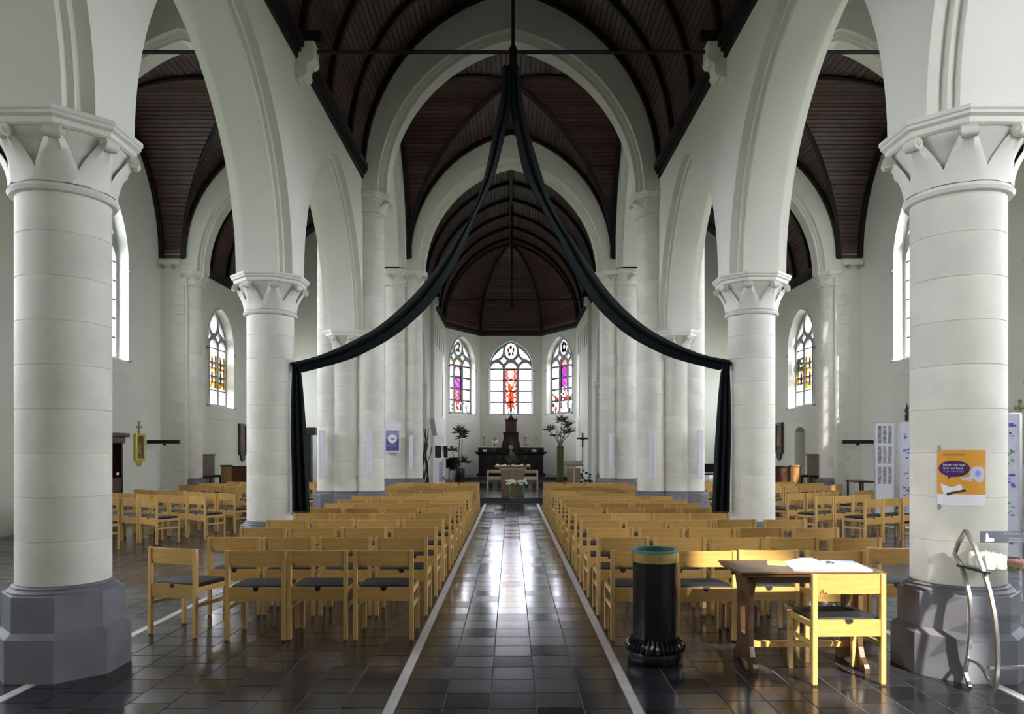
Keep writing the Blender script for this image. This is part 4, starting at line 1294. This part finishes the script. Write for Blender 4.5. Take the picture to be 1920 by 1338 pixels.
for x, lb in ((-1.18, 'white card at the left end of the high altar'), (1.06, 'white card at the right end of the high altar')):
    tag(MB().prism([(-.09, 0), (.09, 0), (.09, .10), (-.09, .10)], [], 0, .012).build('altar_card', 'paper_white', None, (x, YH + .02, zt2), smooth=0), lb, 'card', 'altar cards')
e = thing('monstrance', 'small gilded monstrance in front of the tabernacle', 'monstrance', (0, YH + .02, zt2))
MB().lathe([(.07, 0), (.02, .04), (.02, .1)], 12).build('foot', 'gold_dull', e)
MB().lathe([(.02, -.02), (.11, -.02), (.11, .02), (.02, .02)], 20, M=Matrix.Translation((0, 0, .2)) @ Matrix.Rotation(PI / 2, 4, 'X')).build('disc', 'gold_dull', e)

# ------------------------------------------------------------------ altar table on the lowest step
ZP = .17; YT = 23.05
e = thing('altar_table', 'brown wooden altar table standing on the lowest chancel step', 'altar table', (.055, YT, ZP))
MB().box(-.56, .56, 0, .95, .90, .965).build('table_top', 'altar_wood', e, smooth=0, bevel=.006)
MB().box(-.42, .42, .06, .86, .84, .90).build('under_frame', 'altar_pale', e, smooth=0)
for x0, x1 in ((-.37, -.04), (.04, .37)): MB().box(x0, x1, .06, .80, 0, .84).build('side_block', 'altar_wood', e, smooth=0, bevel=.006)
MB().box(-.04, .04, .12, .80, 0, .84).build('centre_post', 'altar_pale', e, smooth=0)
za = ZP + .9655
for i, x in enumerate((-.45, -.23, .03, .31, .52)):
    lbx = ('first', 'second', 'third', 'fourth', 'fifth')[i]
    tag(MB().lathe([(.035, 0), (.05, .02), (.05, .045), (.03, .05)], 12).build('candle_cup', 'petal', None, (x + .03, YT + .1, za)), 'small white candle cup on the altar table, %s from the left' % lbx, 'candle', 'candle cups on the altar table')
def bush(name, label, loc, r, hgt, n, mname, pot='pot_dark', wide=.10, ln=.3):
    e = thing(name, label, 'plant', loc)
    MB().lathe([(.07 * r / .3, 0), (.10 * r / .3, .02), (.11 * r / .3, .12)], 12).build('pot', pot, e)
    b = MB(); q = random.Random(hash(label) % 1000 if False else len(label))
    for i in range(n):
        a = q.uniform(0, 2 * PI); el = q.uniform(.1, 1.4); L = r * q.uniform(.6, 1.1)
        d = Vector((math.cos(a) * math.cos(el), math.sin(a) * math.cos(el), math.sin(el) * hgt / r))
        p = Vector((0, 0, .1)); s_ = d.cross(Vector((0, 0, 1)))
        if s_.length < 1e-3: s_ = Vector((1, 0, 0))
        s_.normalize(); w = wide * r / .3 * .2
        m1 = p + d * L * .6; tip = p + d * L - Vector((0, 0, .12 * L))
        b.add([p - s_ * w * .3, p + s_ * w * .3, m1 + s_ * w, tip, m1 - s_ * w], [(0, 1, 2, 3, 4)])
    o = b.build('foliage', mname, e, smooth=0); o['kind'] = 'stuff'
    return e
bush('potted_plant', 'big pale green leafy plant in the middle of the altar table', (.03, YT + .45, za), .30, .42, 170, 'leaf_pale')
bush('potted_plant', 'small reddish plant on the left of the altar table', (-.40, YT + .5, za), .15, .32, 60, 'leaf')
bush('potted_plant', 'small dark plant on the right of the altar table', (.43, YT + .5, za), .16, .22, 60, 'leaf_dark')
for x, lb in ((.0, 'glass vase of white lilies before the altar table, left one'), (.36, 'glass vase of white lilies before the altar table, right one')):
    e = thing('lily_vase', lb, 'vase', (x, YT - .22, ZP), 0, 'lily vases')
    MB().lathe([(.055, 0), (.05, .06), (.065, .26), (.07, .28)], 12, cap=False).build('vase', 'clear_sheet', e)
    bouquet(e, 26, .15, .46, .14, mats=('petal', 'leaf_pale'), size=.04)
    MB().lathe([(.045, .02), (.04, .06), (.05, .3), (.06, .4)], 10).build('stalks', 'leaf_pale', e)
# presider's seats behind the altar table
for x, lb in ((-.60, 'pale wooden seat with cushion left of the altar table'), (.72, 'pale wooden seat with cushion right of the altar table')):
    e = thing('sanctuary_seat', lb, 'seat', (x, 27.75, ZP), 0, 'sanctuary seats')
    for dx in (-.27, .27): MB().box(dx - .025, dx + .025, -.25, .25, 0, .70).build('side_frame', 'altar_pale', e, smooth=0)
    MB().box(-.27, .27, .2, .25, .58, .70).build('back_rail', 'altar_pale', e, smooth=0)
    MB().box(-.245, .245, -.25, .2, .33, .37).build('seat_board', 'altar_pale', e, smooth=0)
    MB().box(-.24, .24, -.25, .2, .37, .45).build('cushion', 'fabric_pale', e, smooth=0, bevel=.02)
    MB().box(-.08, .08, -.1, .1, 0, .33).build('centre_post', 'altar_wood', e, smooth=0)
# lectern
e = thing('lectern', 'brown wooden lectern on the right of the chancel', 'lectern', (2.05, 24.1, ZP))
MB().box(-.20, .20, -.15, .15, 0, .86).build('post', 'altar_wood', e, smooth=0)
MB().box(-.025, .025, -.16, .16, 0, .93).build('centre_strip', 'altar_pale', e, smooth=0)
MB().box(-.20, .20, -.17, .17, .93, .95).build('neck', 'altar_pale', e, smooth=0)
MB().prism([(-.24, .95), (.24, 1.07), (.24, 1.11), (-.24, .99)], [], -.30, .30, lambda u, v, w: (w, u, v)).build('desk', 'altar_wood', e, smooth=0)

# ------------------------------------------------------------------ plants of the chancel
def crown(b, c, n, L, w, droop, q, up=.2):
    for i in range(n):
        a = 2 * PI * i / n + q.uniform(-.3, .3); el = q.uniform(-.25, 1.25) + up
        l = L * q.uniform(.75, 1.1)
        d = Vector((math.cos(a) * math.cos(el), math.sin(a) * math.cos(el), math.sin(el)))
        s_ = d.cross(Vector((0, 0, 1))); s_ = s_.normalized() if s_.length > 1e-3 else Vector((1, 0, 0))
        c = Vector(c); m1 = c + d * l * .45 + Vector((0, 0, .03)); tip = c + d * l - Vector((0, 0, droop * l))
        b.add([c - s_ * w * .4, c + s_ * w * .4, m1 + s_ * w, tip, m1 - s_ * w], [(0, 1, 2, 3, 4)])
q = random.Random(21)
e = thing('dracaena', 'tall dracaena with two bare stems in a black pot', 'plant', (-2.15, 31.2, .34))
MB().lathe([(.14, 0), (.19, .08), (.20, .45), (.18, .52)], 20).build('pot', 'pot_dark', e)
MB().tube([(-.03, 0, .5), (-.05, 0, 1.2), (0, 0, 2.05)], .022, 7).tube([(.08, 0, .5), (.07, .0, 1.1), (.10, 0, 1.75)], .02, 7).tube([(-.1, 0, .5), (-.25, 0, .9), (-.32, 0, 1.25)], .018, 7).build('stems', 'stem', e)
b = MB()
crown(b, (0, 0, 2.0), 44, .50, .014, .12, q); crown(b, (.10, 0, 1.8), 24, .40, .013, .2, q); crown(b, (-.32, 0, 1.25), 24, .34, .02, .2, q); crown(b, (.16, -.05, .75), 30, .42, .022, .1, q); crown(b, (-.12, 0, .7), 18, .35, .02, .1, q)
o = b.build('foliage', 'leaf', e, smooth=0); o['kind'] = 'stuff'
e = thing('yucca', 'branching yucca in a tall olive green planter', 'plant', (2.08, 31.2, .34))
MB().lathe([(.14, 0), (.15, .05), (.155, 1.15), (.15, 1.17)], 4, M=Matrix.Rotation(PI / 4, 4, 'Z') @ Matrix.Scale(1.25, 4)).build('planter', 'pot_olive', e, smooth=0)
zz = 1.45
b = MB(); lf = MB()
for dx, dz, n in ((-.44, .62, 24), (-.14, .42, 12), (.06, 1.02, 34), (.34, .80, 24), (.42, .55, 18), (.2, .5, 10)):
    b.tube([(0, 0, zz - .1), (dx * .3, 0, zz + dz * .4), (dx, q.uniform(-.15, .15), zz + dz)], [.035, .022, .016], 7)
    crown(lf, (dx, 0, zz + dz), n + 2, .44, .014, .12, q)
b.build('stems', 'stem', e)
o = lf.build('foliage', 'leaf', e, smooth=0); o['kind'] = 'stuff'
e = thing('kentia_palm', 'bushy palm in a terracotta pot by the left chancel pier', 'plant', (-2.38, 28.35, .17))
MB().lathe([(.09, 0), (.13, .22), (.155, .22), (.155, .30)], 18).build('pot', 'terracotta', e)
b = MB(); crown(b, (0, 0, .75), 60, .46, .022, .3, q); crown(b, (.1, 0, .95), 40, .44, .02, .35, q)
o = b.build('foliage', 'leaf_dark', e, smooth=0); o['kind'] = 'stuff'
MB().tube([(0, 0, .28), (.03, 0, .9)], .03, 6).build('stems', 'stem', e)
e = thing('trailing_plant', 'dark trailing plant in a pot beside the right chancel pier', 'plant', (2.48, 25.3, .17))
MB().lathe([(.10, 0), (.13, .2), (.14, .22)], 14).build('pot', 'terracotta', e)
b = MB()
for k in range(36):
    a = q.uniform(0, 2 * PI); r_ = q.uniform(.05, .38); z_ = q.uniform(.2, .85) - r_ * .4
    b.ell((r_ * math.cos(a), r_ * .4 * math.sin(a), z_), (.055, .04, .04), 5, 4)
o = b.build('foliage', 'leaf_dark', e); o['kind'] = 'stuff'
# processional cross
e = thing('processional_cross', 'dark crucifix on a tall pole by the right chancel wall', 'cross', (2.50, 25.75, .17))
MB().lathe([(.16, 0), (.16, .03), (.03, .07), (.018, .12), (.018, 1.55)], 12).build('pole', 'dark_wood', e)
MB().box(-.028, .028, -.02, .02, 1.55, 2.05).box(-.20, .20, -.02, .02, 1.83, 1.89).build('cross', 'dark_wood', e, smooth=0)
MB().tube([(0, -.03, 1.62), (0, -.035, 1.8)], [.018, .03], 6).ell((0, -.035, 1.88), .03, 8, 6).tube([(-.16, -.03, 1.87), (0, -.035, 1.80), (.16, -.03, 1.87)], .014, 6).build('corpus', 'carved', e)
# white pedestal with the paschal candle and a dark screen
e = thing('candle_pedestal', 'white pedestal of slabs with a grey niche at the left of the chancel', 'pedestal', (-2.42, 25.6, .17))
MB().box(-.25, .10, -.2, .2, 0, 1.18).build('slab', 'white_paint', e, smooth=0, bevel=.01)
MB().box(.10, .15, -.24, .2, 0, 1.20).build('edge_slab', 'white_paint', e, smooth=0)
MB().box(-.05, .095, -.215, -.2, .05, 1.05).build('niche', 'speaker_grey', e, smooth=0)
e = thing('dark_screen', 'dark square panel standing on the white pedestal', 'panel', (-2.42, 25.68, 1.352))
MB().box(-.22, .22, -.03, .03, 0, .42).build('panel', 'pot_dark', e, smooth=0, bevel=.01)
MB().box(-.12, .12, -.06, .06, 0, .02).build('foot', 'pot_dark', e, smooth=0)
e = thing('paschal_candle', 'tall cream paschal candle on the white pedestal', 'candle', (-2.36, 25.48, 1.352))
MB().lathe([(.05, 0), (.05, .03), (.035, .05), (.035, .72), (.006, .73), (.004, .75)], 14).build('wax', 'candle', e)
MB().box(-.008, .008, -.04, -.036, .2, .40).box(-.03, .03, -.04, -.036, .33, .345).build('cross_mark', 'ink', e, smooth=0)
e = thing('flower_arrangement', 'white and red flowers at the foot of the white pedestal', 'flowers', (-2.35, 24.9, .17))
MB().lathe([(.12, 0), (.16, .10)], 12).build('bowl', 'pot_dark', e)
bouquet(e, 22, .24, .28, .14, mats=('petal', 'leaf'))
b = MB(); b.ell((.08, -.1, .52), .05, 8, 6); b.ell((.13, -.05, .45), .035, 8, 6); b.build('red_bloom', 'petal_red', e)
# branch sculpture on the far left pier
e = thing('branch_sculpture', 'upright dark twisted branches by the left chancel arcade', 'branches', (-2.62, 22.55, .17))
b = MB()
for k in range(6):
    x0 = q.uniform(-.06, .06); pts = []
    for j in range(8): pts.append((x0 + .05 * math.sin(j * 1.1 + k) + .03 * k * (.3 if j > 5 else 0), q.uniform(-.04, .04), j * (.30 if k < 3 else .24)))
    b.tube(pts, [.035 - .003 * j for j in range(8)], 6)
b.tube([(.03, 0, 1.0), (.16, 0, 1.3), (.2, 0, 1.55)], .014, 6)
b.build('branches', 'branch', e)
MB().box(-.12, .12, -.1, .1, 0, .05).build('base', 'branch', e, smooth=0)

# ------------------------------------------------------------------ side furniture
e = thing('confessional', 'dark carved confessional against the left transept wall', 'confessional', (-9.85, 17.12, 0))
MB().box(-.34, .33, -1.25, 1.25, 0, .10).build('plinth', 'dark_wood', e, smooth=0)
for y0, y1 in ((-1.25, -.42), (-.40, .40), (.42, 1.25)):
    MB().box(-.34, .20, y0, y0 + .06, .10, 1.85).box(-.34, .20, y1 - .06, y1, .10, 1.85).build('side_panel', 'dark_wood', e, smooth=0)
    MB().box(.16, .20, y0, y1, .10, .95).build('lower_door', 'red_wood', e, smooth=0, bevel=.008)
MB().box(-.34, -.30, -1.25, 1.25, .1, 1.95).build('back_panel', 'dark_wood', e, smooth=0)
MB().box(-.34, .26, -1.27, 1.27, 1.80, 1.95).box(-.34, .34, -1.33, 1.33, 1.95, 2.05).build('cornice', 'dark_wood', e, smooth=0, bevel=.01)
MB().box(.2, .205, .95, 1.05, 1.02, 1.08).build('card', 'paper_white', e, smooth=0)
MB().ell((0, .75, 2.15), (.12, .16, .12), 10, 7).build('ornament', 'carved', e)
def station(loc, s, label, gold=True, k=1.0, grp='wall pictures'):
    """framed picture hung on a side wall; s is the side the wall is on"""
    e = thing('wall_picture', label, 'picture', loc, 0, grp)
    f = lambda u, v, w: (-s * w, u, v)
    fr = 'gold' if gold else 'dark_wood'
    w, h = .24 * k, .37 * k
    MB().prism([(-w, -h), (w, -h), (w, h), (-w, h)], [[(-w + .07 * k, -h + .07 * k), (w - .07 * k, -h + .07 * k), (w - .07 * k, h - .07 * k), (-w + .07 * k, h - .07 * k)]], 0, .09, f).build('frame', fr, e, smooth=0, bevel=.01)
    MB().prism([(-w + .07 * k, -h + .07 * k), (w - .07 * k, -h + .07 * k), (w - .07 * k, h - .07 * k), (-w + .07 * k, h - .07 * k)], [], .01, .03, f).build('canvas', 'painting', e, smooth=0)
    MB().tube([f(-.02, -h * .5, .035), f(.02, 0, .035), f(0, h * .3, .035)], [.05 * k, .03 * k, .02 * k], 6).build('painted_figure', 'paint_skin', e)
    MB().prism([(-.14 * k, -h), (.14 * k, -h), (.10 * k, -h - .12 * k), (0, -h - .16 * k), (-.10 * k, -h - .12 * k)], [], 0, .06, f).build('lower_ornament', fr, e, smooth=0)
    if gold:
        b = MB().prism([(-.015, h), (.015, h), (.015, h + .3), (-.015, h + .3)], [], .02, .05, f).prism([(-.10, h + .17), (.10, h + .17), (.10, h + .2), (-.10, h + .2)], [], .02, .05, f)
        for (u, v) in ((0, h + .31), (-.11, h + .185), (.11, h + .185), (0, h + .06)): b.ell(f(u, v, .035), .035, 8, 6)
        b.build('crest_cross', 'gold_dull', e)
    return e
station((-TO, 20.2, 1.71), -1, 'gilt framed picture with a cross on top on the left transept wall')
station((AO, 13.9, 1.88), 1, 'gilt framed picture on the right aisle wall at the edge')
station((-AO, 26.35, 2.0), -1, 'dark framed picture on the left chapel wall', gold=False, k=1.5)
station((AO, 26.35, 2.05), 1, 'dark framed picture on the right chapel wall', gold=False, k=1.5)
for s, nm in ((-1, 'left'), (1, 'right')):
    e = thing('wall_beam', 'short black horizontal beam beside the half column, %s transept' % nm, 'beam', (s * 9.74, 20.72, 1.86), 0, 'short wall beams')
    MB().box(-.45, .45, -.05, .05, -.05, .05).build('bar', 'iron', e, smooth=0, bevel=.01)
    MB().box(-.03, .03, .0, .07, -.10, .0).build('bracket', 'iron', e, smooth=0)
tag(MB().lathe([(.26, 0), (.3, .08), (.24, .3), (.12, .42), (.14, .52), (0, .6)], 16).build('font_stone', 'statue_white', None, (-9.75, 20.75, 0)), 'pale rounded stone on the floor by the left transept wall', 'stone')
# choir stalls in the side chapels
def stall(s, nm):
    e = thing('choir_stall', 'dark high-backed wooden bench against the %s chapel wall' % nm, 'bench', (s * 9.22, 23.0, 0), 0, 'chapel benches')
    MB().box(*sorted((s * .30, s * .35)), -.75, .75, 0, 1.45).build('high_back', 'red_wood', e, smooth=0, bevel=.01)
    MB().box(*sorted((s * .27, s * .37)), -.78, .78, 1.45, 1.50).build('cap_rail', 'dark_wood', e, smooth=0)
    MB().box(*sorted((-s * .18, s * .30)), -.72, .72, .52, .57).build('seat_board', 'dark_wood', e, smooth=0)
    for y in (-.72, 0, .72):
        MB().box(*sorted((-s * .20, s * .30)), y - .03, y + .03, 0, .52).build('support', 'dark_wood', e, smooth=0)
        MB().box(*sorted((-s * .22, s * .30)), y - .035, y + .035, .78, .83).build('arm_rest', 'dark_wood', e, smooth=0)
        MB().lathe([(.035, .57), (.03, .62), (.04, .70), (.03, .78)], 8, (-s * .17, y, 0)).build('arm_post', 'dark_wood', e)
    e = thing('prayer_desk', ('brown panelled pew front with a carved end in the %s chapel' % nm), 'pew', (s * 8.72, 22.65, 0), 0, 'chapel pews')
    MB().box(-.16, .16, -.03, .03, 0, 1.12).build('end_panel', 'oak', e, smooth=0, bevel=.008)
    MB().box(-.18, .18, -.05, .05, 1.12, 1.17).build('end_cap', 'oak' if s > 0 else 'dark_wood', e, smooth=0)
    for z0, z1 in ((.12, .42), (.48, .86)): MB().box(-.10, .10, -.045, -.03, z0, z1).build('raised_panel', 'oak', e, smooth=0, bevel=.008)
    MB().lathe([(.09, -.008), (.11, -.008), (.11, .008), (.09, .008)], 16, M=Matrix.Translation((0, -.03, .98)) @ Matrix.Rotation(PI / 2, 4, 'X')).build('carved_arch', 'oak', e)
    MB().box(*sorted((-s * .16, -s * 1.6)), -.02, .03, 0, 1.10).build('front_panel', 'red_wood', e, smooth=0)
    MB().box(*sorted((-s * .16, -s * 1.6)), -.05, .12, 1.10, 1.14).build('book_rest', 'dark_wood', e, smooth=0)
    MB().box(*sorted((-s * .16, -s * 1.6)), .35, .60, .42, .46).build('seat_board', 'dark_wood', e, smooth=0)
    for k in (.3, 1.5): MB().box(*sorted((-s * k, -s * (k + .06))), .35, .60, 0, .42).build('support', 'dark_wood', e, smooth=0)
for s, nm in ((-1, 'left'), (1, 'right')): stall(s, nm)
e = thing('tau_cross', 'black wooden T-shaped post with a brace behind the left drape', 'post', (-5.76, 21.0, 0))
MB().box(-.10, .10, -.1, .1, 0, 2.05).build('post', 'iron', e, smooth=0, bevel=.01)
MB().box(-.42, .22, -.1, .1, 2.05, 2.27).build('head_beam', 'iron', e, smooth=0, bevel=.01)
MB().tube([(-.10, 0, 1.55), (-.36, 0, 2.05)], .05, 4).build('brace', 'iron', e, smooth=0)
MB().box(-.35, .35, -.3, .3, 0, .06).build('foot_board', 'iron', e, smooth=0)
e = thing('bell_stand', 'iron pole with small bells on a bracket in the right chapel', 'bell', (8.15, 23.6, 0))
MB().lathe([(.14, 0), (.12, .05), (.03, .1), (.018, .2), (.018, 1.95), (.03, 1.98)], 10).build('pole', 'iron', e)
MB().tube([(-.32, 0, 1.98), (-.2, 0, 1.93), (0, 0, 1.95), (.30, 0, 1.95)], .016, 6).build('bracket', 'iron', e)
MB().lathe([(.10, 0), (.07, .06), (.05, .16), (.015, .2)], 12, (-.22, 0, 1.68)).build('bell', 'iron', e)
b = MB()
for k in range(5): b.tube([(.05 + .05 * k, 0, 1.94), (.07 + .04 * k, 0, 1.8 - .02 * (k % 2)), (.05 + .05 * k, 0, 1.70)], .012, 5)
b.build('scrollwork', 'iron', e)
e = thing('low_stand', 'low dark wooden frame stand by the right transept wall', 'stand', (9.3, 19.6, 0))
for x in (-.2, .2):
    for y in (-.35, .35): MB().box(x - .02, x + .02, y - .02, y + .02, 0, .78).build('leg', 'dark_wood', e, smooth=0)
MB().box(-.24, .24, -.4, .4, .78, .82).build('top', 'gold_dull' if False else 'dark_wood', e, smooth=0)
MB().box(-.2, .2, -.35, .35, .2, .23).build('shelf', 'dark_wood', e, smooth=0)

# ------------------------------------------------------------------ exhibition screens in the right aisle
def screen(x0, y0, x1, y1, h, label, kind):
    """free-standing display panel from (x0,y0) to (x1,y1)"""
    d = Vector((x1 - x0, y1 - y0, 0)); L = d.length; rz = math.atan2(d.y, d.x)
    e = thing('display_panel', label, 'display panel', (x0, y0, 0), rz, 'exhibition panels')
    MB().box(0, L, -.012, .012, .12, h).build('board', 'panel_white', e, smooth=0)
    MB().box(0, .03, -.02, .02, 0, h + .02).box(L - .03, L, -.02, .02, 0, h + .02).box(0, L, -.02, .02, h, h + .02).build('frame', 'steel', e, smooth=0)
    for x in (.015, L - .015): MB().box(x - .012, x + .012, -.2, .2, 0, .03).build('foot', 'steel', e, smooth=0)
    q = random.Random(int(x0 * 100))
    if kind == 'photos':
        for r_ in range(3):
            for c_ in range(3):
                w = (L - .12) / 3; xa = .06 + c_ * w; z1 = h - .06 - r_ * .40
                MB().box(xa + .015, xa + w - .015, -.018, -.012, z1 - .34, z1).build('photograph', 'photo_grey', e, smooth=0)
    else:
        nr = 5; hh = (h - .25) / nr
        for r_ in range(nr):
            nc = 2 if kind == 'sheets' else 1
            for c_ in range(nc):
                w = (L - .08) / nc; xa = .04 + c_ * w; z1 = h - .03 - r_ * hh
                o = MB().box(xa + .01, xa + w - .01, -.018, -.012, z1 - hh + .03, z1).build('printed_sheet', 'print_blue', e, smooth=0)
                b = MB()
                for k in range(14):
                    bx = xa + .04 + q.random() * (w - .13); bz = z1 - hh + .07 + q.random() * (hh - .16)
                    b.box(bx, bx + q.uniform(.015, .06), -.021, -.018, bz, bz + q.uniform(.012, .035))
                b.build('printed_marks', 'print_ink' if (kind == 'sheets' or r_ % 2 == 0) else 'print_green', o, smooth=0)
    return e
screen(7.18, 14.62, 7.53, 14.45, 2.17, 'white exhibition panel with rows of grey photographs', 'photos')
screen(7.56, 14.42, 8.32, 13.85, 2.17, 'white exhibition panel with blue printed sheets behind the right column', 'sheets')
screen(7.02, 10.75, 7.24, 10.45, 2.15, 'narrow exhibition panel with blue and green prints at the right edge', 'strip')
e = bush('dry_twigs', 'dry twigs in a pot on top of the exhibition panel', (7.68, 14.33, 2.192), .10, .30, 30, 'branch', pot='pot_dark')

# ------------------------------------------------------------------ grand piano in the right chapel
e = thing('grand_piano', 'black grand piano partly hidden behind the right drape', 'piano', (6.7, 25.2, 0))
body = [(-.75, -.2), (-.75, 1.1), (-.35, 1.3), (.0, 1.15), (.25, .75), (.75, .45), (.75, -.2)]
MB().prism(body, [], .80, 1.12, lambda u, v, w: (u, v - .4, w)).build('case', 'black_lacquer', e, smooth=0, bevel=.02)
MB().prism([(x * 1.02, y * 1.02) for x, y in body], [], 1.13, 1.16, lambda u, v, w: (u, v - .4, w)).build('lid', 'black_lacquer', e, smooth=0)
MB().box(-.70, .70, -.78, -.60, .80, .86).build('key_bed', 'black_lacquer', e, smooth=0)
MB().box(-.62, .62, -.76, -.62, .86, .875).build('keyboard', 'paper_white', e, smooth=0)
for x, y in ((-.6, -.5), (.6, -.5), (-.3, .65)): MB().lathe([(.05, 0), (.04, .1), (.06, .80)], 10, (x, y, 0)).build('leg', 'black_lacquer', e)
